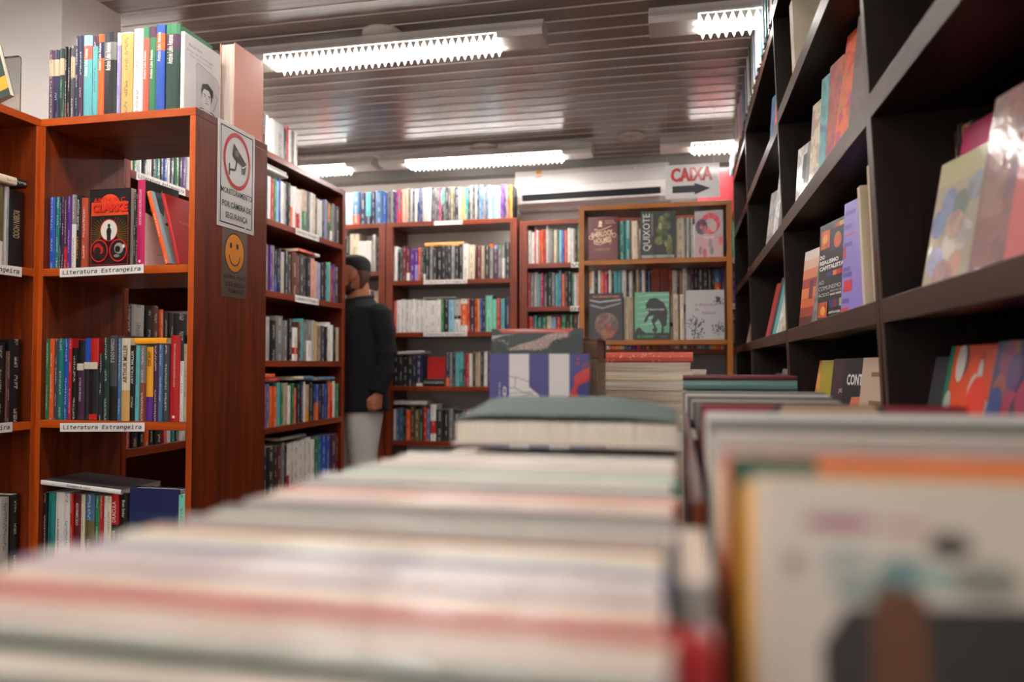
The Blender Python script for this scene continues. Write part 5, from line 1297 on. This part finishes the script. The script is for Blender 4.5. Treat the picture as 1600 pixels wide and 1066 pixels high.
for k, (c, t) in enumerate((('be', .05), ('gy', .05), ('cr', .05), ('be', .05), ('lg', .045), ('sb', .02), ('cr', .025), ('be', .045))):
    flat_pages(ID, -.228, 1.78 + .003 * (k % 3), zz, .15, .15, t - .0006, c, '%s-covered book in the pile hidden by the red-topped one, %s from below' % (PAL[c][1], ordinal(k + 1)), group=L, vis=.4, text=False)
    zz += t
for j, (x, yv, w, n) in enumerate(((-.11, 2.05, .17, 9), (.08, 2.05, .17, 9), (-.10, 2.45, .19, 9), (.11, 2.45, .16, 9))):
    zz = .700
    for k in range(n):
        c = ('lg', 'gy', 'wh', 'be', 'dk')[(k + j) % 5]; t = .028 + .004 * ((k * 3 + j) % 3) - .002
        flat_pages(ID, x + .006 * ((k + j) % 2), yv + .004 * (k % 3), zz, w - .004 * (k % 3), .15, t - .0006, c, '%s-covered book in far pile %s on the table, %s from below' % (PAL[c][1], ('next to the red-topped one', 'by the dark bookcase', 'behind the first far pile', 'at the far table corner')[j], ordinal(k + 1)), group=L, vis=.5 if k > n - 4 else .05, text=False)
        zz += t

# striped book and what stands behind it
zz = .700
for k, (c, t) in enumerate((('wh', .045), ('be', .045), ('gy', .04))):
    flat_book(ID, -.322, 1.235, zz, .20, .19, t - .0006, c, '%s thick book lying under the purple striped book, %s from below' % (PAL[c][1], ordinal(k + 1)), group=L, vis=.1)
    zz += t
def p_che(w, h, p):
    pb = '40368a'
    for k in range(5): p.rect(w * (k * .2), w * (k * .2 + .2), .0, h, pb if k % 2 == 0 else 'eeeae4')
    p.rect(w * .985, w, 0, h, '2c2640')
    bl = '3a3434'
    t = h
    p.poly([(w * .2, t - .108), (w * .2, t - .045), (w * .28, t - .0455), (w * .38, t - .052), (w * .5, t - .068), (w * .535, t - .09), (w * .55, t - .108)], 'eeeae4')
    p.line([(w * .2, t - .0375), (w * .28, t - .039), (w * .4, t - .046), (w * .49, t - .058), (w * .525, t - .074), (w * .54, t - .09)], .0008, bl)
    p.line([(w * .26, t - .039), (w * .265, t - .05), (w * .25, t - .056), (w * .2, t - .057)], .0008, bl)
    p.line([(w * .25, t - .056), (w * .35, t - .064), (w * .45, t - .063), (w * .5, t - .058)], .0008, bl)
    p.line([(w * .2, t - .066), (w * .3, t - .064), (w * .42, t - .065)], .0008, bl); p.line([(w * .33, t - .070), (w * .36, t - .082), (w * .37, t - .095)], .0008, bl); p.line([(w * .43, t - .066), (w * .46, t - .078), (w * .47, t - .095)], .0008, bl); p.line([(w * .33, t - .070), (w * .44, t - .066)], .0008, bl); p.line([(w * .22, t - .068), (w * .22, t - .095)], .0008, bl)
    p.poly([(w * .52, t - .098), (w * .56, t - .085), (w * .60, t - .088), (w * .63, t - .078), (w * .65, t - .086), (w * .675, t - .076), (w * .69, t - .087), (w * .74, t - .09), (w * .78, t - .1)], '6c6860')
    rd = 'd8201c'
    p.poly([(w, t - .0215), (w * .93, t - .026), (w * .9, t - .031), (w * .865, t - .033), (w * .845, t - .042), (w * .85, t - .05), (w * .82, t - .062), (w * .77, t - .074), (w * .74, t - .084), (w * .80, t - .086), (w * .85, t - .076), (w * .9, t - .079), (w * .895, t - .07), (w * .87, t - .06), (w * .89, t - .052), (w * .94, t - .048), (w, t - .044)], rd)
    p.poly([(w * .92, t - .0205), (w * .96, t - .017), (w, t - .0145), (w, t - .0165), (w * .96, t - .019), (w * .93, t - .0225)], rd); p.disc(w * .885, t - .008, .0015, .0022, rd, n=8); p.disc(w * .885, t - .0165, .003, .0018, rd, n=8)
    p.text('CHE', w * .155, t - .069, .030, .0062, 'f0ece8', rot=-90, bold=.04); p.text('OS VALORES', w * .105, t - .067, .04, .003, 'd8d4dc', rot=-90, bold=.02)
display(ID, -.313, 1.25, .830, .168, .208, .018, 'pu', 'white and violet striped book with a red blot, standing on the table', prints=dict(face='front', fn=p_che), force=True, group='standing books on the display table')
def p_crowd(w, h, p):
    t = h
    p.rect(0, w, t - .10, t, '2a3830'); p.poly([(w * .06, t), (w * .92, t), (w * .86, t - .007), (w * .12, t - .007)], 'e0584c')
    for k in range(5): p.line([(w * (.1 + .08 * k), t - .001 - .001 * (k % 3)), (w * (.5 + .08 * k), t - .002 - .0009 * k)], .0006, 'f0e0d8')
    p.poly([(w * .0, t - .012), (w * .3, t - .0085), (w * .12, t - .012), (0, t - .018)], 'b8b8b0')
    rr = random.Random(9)
    p.poly([(w * .2, t - .036), (w * .3, t - .027), (w * .5, t - .02), (w * .62, t - .01), (w * .72, t - .008), (w * .86, t - .008), (w * .84, t - .014), (w * .72, t - .018), (w * .64, t - .026), (w * .6, t - .033), (w * .5, t - .036)], 'b89c90')
    for k in range(420):
        a = rr.uniform(.0, .86)
        lo = -.038; hi = -.034 + .026 * max(0, min(1, (a - .2) / .5)); b = t + rr.uniform(lo + .022 * max(0, min(1, (a - .55) / .3)), hi)
        if a < .2: b = t - rr.uniform(.02, .037); 
        p.rect(w * a, w * a + .0011, b, b + .0012, ('f0dcd4', 'e0a89c', 'f4f0e8', 'c87068', '584840', 'd8c4b0')[k % 6]); p.lift -= .00006
    p.poly([(w * .66, t - .034), (w * .66, t - .026), (w * .72, t - .018), (w * .84, t - .017), (w * .92, t - .010), (w, t - .012), (w, t - .038), (w * .7, t - .038)], '182420')
    p.poly([(0, t - .038), (0, t - .024), (w * .07, t - .020), (w * .16, t - .026), (w * .18, t - .038)], '1c2a20')
    for k in range(16): p.rect(w * (.2 + .035 * k), w * (.2 + .035 * k) + .0004, t - .03, t - .012, '6c8074')
display(ID, -.318, 1.285, .830, .156, .2515, .02, 'dn', 'book with a crowd photograph and red band behind the striped book', prints=dict(face='front', fn=p_crowd), force=True, group='standing books on the display table')
flat_pages(ID, -.235, 1.34, 1.030, .098, .13, .036, 'br', 'brown thick book lying behind the crowd photograph book, its end showing', paper='b08c78', group=L, text=False, force=True, hard=True)
flat_pages(ID, -.24, 1.335, .830, .102, .14, .199, 'be', 'beige boxed volume standing behind the crowd photograph book', paper='c8b8a8', group=L, text=False, vis=.5)

# ------------------------------------------------------------------ write the books
for b in BOOKS: b['area'] = proj_area(b) + (1e6 if b['force'] else 0)
BOOKS = [b for b in BOOKS if b['area'] > 0 or b['force']]
order = sorted(range(len(BOOKS)), key=lambda i: -BOOKS[i]['area'])
MAX_SINGLE = 300
single = set(order[:MAX_SINGLE])
print('BOOKS', len(BOOKS), 'single', len(single), 'smallest area', BOOKS[order[min(len(order), MAX_SINGLE) - 1]]['area'])
SV, SF, SC, SU, SMI = [], [], [], [], []
for i, b in enumerate(BOOKS):
    V, Fc, C, U, pg = book_geo(b, (i * 0.731) % 9)
    if i in single:
        nm = b['name'] or ('hardcover_book' if b['hard'] else 'paperback_book')
        me = write_mesh(nm, V, Fc, C, U, [COVER])
        o = bpy.data.objects.new(nm, me); COL.objects.link(o); o.matrix_world = b['M']
        tag(o, b['label'], 'book', b['group'])
        pb = box('page_block', pg, WRAPPED if b['paper'] and isinstance(b['paper'], tuple) else PAPER, o)
        tone = rnd.uniform(.82, 1.05); pb.color = (tone, tone * rnd.uniform(.93, 1), tone * rnd.uniform(.86, 1), 1)
        if b['paper']: pb.color = (*b['paper'], 1) if isinstance(b['paper'], tuple) else (*hexc(b['paper']), 1)
        t, h, d = b['t'], b['h'], b['d']; bul = min(0.0035, t * 0.12)
        pr = b['prints']
        if isinstance(pr, dict):
            if pr['face'] == 'front':
                p = Print((t, bul, 0), (0, 1, 0), (0, 0, 1)); p.clip = (d, h); pr['fn'](d, h, p)
                if pr.get('spine'):
                    q = Print((0, -0.0002, 0), (1, 0, 0), (0, 0, 1))
                    for s, ca, cb, ln, th, col, dr, fnt in pr['spine']:
                        if s == '@R': q.rect(t * (ca - th / 2), t * (ca + th / 2), h * (cb - ln / 2), h * (cb + ln / 2), col)
                        else: q.text(s, t * ca, h * cb, h * ln, t * th, col, rot=90 if dr == 'u' else -90, fnt=fnt, bold=0.01)
                    q.build('spine_print', o)
            else:
                p = Print((0, 0, 0), (1, 0, 0), (0, 0, 1)); pr['fn'](t, h, p)
            if p.V: p.build('cover_print', o)
        elif pr:
            p = Print((0, -0.0002, 0), (1, 0, 0), (0, 0, 1))
            for s, ca, cb, ln, th, col, dr, fnt in pr:
                if s == '@R': p.rect(t * (ca - th / 2), t * (ca + th / 2), h * (cb - ln / 2), h * (cb + ln / 2), col)
                else: p.text(s, t * ca, h * cb, h * ln, t * th, col, rot=90 if dr == 'u' else -90, fnt=fnt, bold=0.01)
            p.build('spine_print', o)
            me.color_attributes['Col'].data.foreach_get('color', (buf := [0.0] * (4 * len(me.loops))))
            for k in range(3, len(buf), 4): buf[k] = 0.0 if buf[k] > .8 else buf[k]
            me.color_attributes['Col'].data.foreach_set('color', buf)
    else:
        k = len(SV)
        M = b['M']
        SV += [tuple(M @ Vector(v)) for v in V]
        SF += [tuple(a + k for a in f) for f in Fc]; SC += C; SU += U; SMI += [0] * len(Fc)
        k = len(SV)
        SV += [tuple(M @ Vector(v)) for v in boxv(*pg)]
        SF += [tuple(a + k for a in f) for f in BOXF]
        tone = rnd.uniform(.75, 1.0); pc_ = hexc('e0d4c0'); SC += [(pc_[0] * tone, pc_[1] * tone, pc_[2] * tone, 0.0)] * 6; SU += [[(0, 0)] * 4] * 6; SMI += [0] * 6
if SV:
    me = write_mesh('packed_small_books', SV, SF, SC, SU, [COVER])
    o = bpy.data.objects.new('packed_small_books', me); COL.objects.link(o)
    tag(o, 'the countless small thin books packed along the far shelves and bookcase tops', 'books', kind='stuff')

# ------------------------------------------------------------------ the man
def man():
    M = Matrix.Translation((-1.985, 4.50, 0)) @ Matrix.Rotation(R(-38), 4, 'Z') @ Matrix.Diagonal((1.13, 1.08, 1, 1))     # local -y is where he faces
    e = empty('person', M, 'man in black blazer and grey trousers, half hidden behind the side bookcase', 'person')
    skin = plain('skin', 'a4684a', 0.5, bump=.05)
    def fuse(name, parts, mat, vox, sm=4, parent=e):
        v, f = merge(parts)
        o = mesh_obj(name, v, f, mat, parent)
        bm = bmesh.new(); bm.from_mesh(o.data); bmesh.ops.recalc_face_normals(bm, faces=bm.faces); bm.to_mesh(o.data); bm.free()
        md = o.modifiers.new('remesh', 'REMESH'); md.mode = 'VOXEL'; md.voxel_size = vox; md.use_smooth_shade = True
        if sm:
            s = o.modifiers.new('smooth', 'SMOOTH'); s.iterations = sm; s.factor = .5
        return o
    # head: height 0.235, chin at z 1.47, crown 1.705, looking slightly down
    def headring(z, w, yf, yb, sq=2.2):
        return ellring((0, (yf + yb) / 2, z), w, (yb - yf) / 2, 22, sq)
    rings = [headring(1.462, .030, -.098, -.02), headring(1.472, .050, -.112, .02), headring(1.495, .064, -.108, .055), headring(1.525, .070, -.104, .075), headring(1.56, .074, -.103, .088),
             headring(1.595, .076, -.103, .096), headring(1.63, .076, -.100, .098), headring(1.66, .070, -.088, .09), headring(1.685, .054, -.064, .07), headring(1.70, .028, -.034, .042)]
    HD = -0.02
    ca_, sa_ = math.cos(R(-40)), math.sin(R(-40))      # the head is turned further round than the chest
    def mp_(p):
        x, y, z = p; return (x * ca_ - y * sa_, x * sa_ + y * ca_ + HD, z)
    mr = lambda r: [mp_(p) for p in r]
    mv = lambda g: (mr(g[0]), g[1])
    head = loft(rings)
    nose = loft([ellring((0, -.098, 1.592), .008, .008, 8), ellring((0, -.112, 1.568), .011, .012, 8), ellring((0, -.122, 1.548), .017, .014, 8), ellring((0, -.108, 1.536), .014, .01, 8)])
    brow = ellipsoid((0, -.094, 1.606), (.05, .016, .010))
    lips = ellipsoid((0, -.106, 1.508), (.024, .011, .009)); chin = ellipsoid((0, -.094, 1.478), (.026, .02, .017))
    ears = []
    for s in (-1, 1):
        ears.append(ellipsoid((s * .079, .012, 1.572), (.010, .019, .034))); ears.append(ellipsoid((s * .082, .002, 1.548), (.007, .010, .012)))
    neck = tube([(0, .035, 1.36), (0, .022, 1.43), (0, .01, 1.53)], [.070, .064, .062], 16)
    torso = loft([ellring((0, .02, z), rx, ry, 20) for z, rx, ry in ((.86, .16, .12), (1.0, .15, .115), (1.2, .17, .12), (1.34, .19, .10), (1.40, .10, .07))])
    armp, hands = [], []
    for s in (-1, 1):
        armp.append(tube([(s * .20, .035, 1.33), (s * .246, .075, 1.09), (s * .25, .030, .94), (s * .242, .0, .82)], [.034, .03, .026, .025], 12))
        hx, hy, hz = s * .240, -.005, .755
        HZ = .052
        hands.append(ellipsoid((hx, hy, .757 + HZ), (.020, .037, .047)))
        for k in range(4):      # curled fingers
            yy = hy - .030 + k * .0185
            L = (.9, 1.0, .95, .8)[k]
            zb = .735 + HZ; p0 = (hx + s * .004, yy, zb); p1 = (hx + s * .006, yy - .003, zb - .030 * L); p2 = (hx - s * .018, yy - .004, zb - .044 * L); p3 = (hx - s * .032, yy - .002, zb - .028 * L)
            hands.append(tube([p0, p1, p2, p3], [.0098, .0095, .009, .0075], 10))
        hands.append(tube([(hx - s * .004, hy - .030, .775 + HZ), (hx - s * .010, hy - .047, .752 + HZ), (hx - s * .016, hy - .046, .728 + HZ), (hx - s * .020, hy - .036, .712 + HZ)], [.011, .011, .0098, .008], 10))
    body = fuse('body', [mv(head), mv(nose), mv(brow), mv(lips), mv(chin), neck, torso] + [mv(q) for q in ears] + armp + hands, skin, .0055, 3)
    eye_m = plain('eye_white', 'd8d0c8', .3); iris = plain('iris', '20120c', .2)
    for s in (-1, 1):
        v, f = mv(ellipsoid((s * .031, -.094, 1.583), (.013, .010, .0075))); mesh_obj('eye', v, f, eye_m, e, smooth=True)
        v, f = mv(ellipsoid((s * .032, -.1035, 1.582), (.0055, .003, .0055))); mesh_obj('iris', v, f, iris, e, smooth=True)
        v, f = mv(tube([(s * .014, -.108, 1.602), (s * .034, -.108, 1.608), (s * .054, -.096, 1.602)], [.003, .004, .0025], 8)); mesh_obj('eyebrow', v, f, plain('hair_black', '080707', .85), e)
    hairm = plain('hair_black', '080707', .85, bump=.3, bscale=300)
    hr = []
    for z, w, yf, yb in ((1.60, .0772, .020, .0985), (1.625, .0785, -.035, .1015), (1.645, .078, -.102, .102), (1.665, .0735, -.098, .098), (1.685, .062, -.082, .084), (1.700, .044, -.058, .062), (1.709, .022, -.03, .035)):
        hr.append(mr(headring(z, w, yf, yb)))
    fuse('hair', [loft(hr)], hairm, .005, 3)
    fd = [mr(headring(z, w, yf, yb)) for z, w, yf, yb in ((1.488, .050, .045, .052), (1.505, .062, .046, .066), (1.53, .0700, .044, .0790), (1.56, .0748, .04, .0895), (1.58, .0762, .028, .0945), (1.605, .0770, .008, .0980))]
    fuse('hair_fade', [loft(fd)], plain('hair_fade', '52342a', .7), .005, 2)
    bd = [headring(1.460, .031, -.099, -.015), headring(1.470, .0515, -.1135, .02), headring(1.487, .0625, -.1105, .045), headring(1.505, .0675, -.100, .05)]
    fuse('beard', [mv(loft(bd)), mv(tube([(-.026, -.098, 1.515), (0, -.115, 1.524), (.026, -.098, 1.515)], [.004, .006, .004], 8)), mv(loft([headring(1.50, .0675, -.075, .03), headring(1.53, .0720, -.03, .03), headring(1.56, .0755, -.005, .026)]))], plain('beard_stubble', '4a2c20', .7), .005, 3)
    # shirt, blazer, trousers, shoes
    shirt = plain('dark_shirt', '1c1c20', .8)
    fuse('shirt', [loft([ellring((0, .028, z), rx, ry, 20) for z, rx, ry in ((.9, .17, .13), (1.1, .175, .13), (1.3, .19, .115), (1.37, .11, .085))])], shirt, .008, 3)
    cloth = plain('black_blazer', '07080b', .95, bump=.25, bscale=14)
    tor = loft([ellring((0, cy, z), rx, ry, 28, 2.3) for z, rx, ry, cy in ((.735, .205, .165, .012), (.80, .203, .160, .012), (.95, .195, .155, .008), (1.10, .195, .152, .010), (1.22, .203, .146, .014), (1.32, .212, .132, .02), (1.375, .185, .108, .024), (1.41, .115, .086, .026), (1.436, .078, .074, .026))])
    sl = []
    for s in (-1, 1):
        sl.append(ellipsoid((s * .192, .035, 1.335), (.062, .072, .064)))
        sl.append(tube([(s * .200, .035, 1.345), (s * .232, .052, 1.22), (s * .246, .06, 1.09), (s * .25, .044, .98), (s * .248, .018, .90), (s * .244, .0, .85)], [.066, .064, .058, .054, .048, .044], 16))
    jk = fuse('blazer', [tor] + sl, cloth, .009, 5)
    lap = plain('lapel_cloth', '0c0d10', .8)
    for s in (-1, 1):
        V, Fc = [], []
        path = [(.058, -.052, 1.425), (.068, -.092, 1.36), (.062, -.126, 1.26), (.03, -.144, 1.14), (.006, -.150, 1.04)]
        for q in (0, 1):
            for (x, yy, z), ww in zip(path, (.03, .05, .055, .04, .006)):
                V += [(s * x, yy - .004 - .003 * q, z), (s * (x + ww), yy + ww * .45 - .004 - .004 * q, z - ww * .2)]
        for q in range(4):
            a = q * 2; Fc += [(a, a + 1, a + 3, a + 2), (a + 10, a + 12, a + 13, a + 11)]
        Fc += [(0, 10, 11, 1), (8, 9, 19, 18)] + [(a, a + 2, a + 12, a + 10) for a in (0, 2, 4, 6)] + [(a + 1, a + 11, a + 13, a + 3) for a in (0, 2, 4, 6)]
        mesh_obj('lapel', V, Fc, lap, jk)
    col = tube([(-.064, -.045, 1.425), (-.074, .015, 1.438), (-.05, .08, 1.450), (0, .10, 1.452), (.05, .08, 1.450), (.074, .015, 1.438), (.064, -.045, 1.425)], [.013] * 7, 10)
    mesh_obj('collar', *col, lap, jk, smooth=True)
    v, f = ellipsoid((.05, -.132, 1.36), (.004, .003, .004)); 
    tr = plain('grey_trousers', 'c2bfbd', .85, bump=.8, bscale=8)
    legs = [loft([ellring((0, .01, z), rx, ry, 24) for z, rx, ry in ((.78, .16, .13), (.86, .165, .128), (.95, .15, .115))])]
    for s in (-1, 1):
        legs.append(loft([ellring((s * cx, cy, z), r1, r2, 18) for z, cx, cy, r1, r2 in ((.88, .09, .01, .098, .12), (.78, .092, .008, .098, .120), (.66, .094, .0, .090, .108), (.50, .098, -.006, .076, .088), (.36, .10, .0, .066, .074), (.2, .102, .008, .060, .068), (.07, .104, .008, .060, .070))]))
    fuse('trousers', legs, tr, .010, 5)
    for s in (-1, 1):
        sh = loft([ellring((s * .104, -.045, z), rx, ry, 18, 2.6) for z, rx, ry in ((.0, .046, .14), (.02, .048, .142), (.035, .046, .138))])
        up = loft([ellring((s * .104, cy, z), rx, ry, 18) for z, cy, rx, ry in ((.03, -.045, .045, .135), (.055, -.03, .042, .11), (.085, .01, .040, .07), (.12, .02, .04, .052))])
        fuse('shoe', [sh, up], plain('black_leather', '121011', .35), .006, 2)
man()
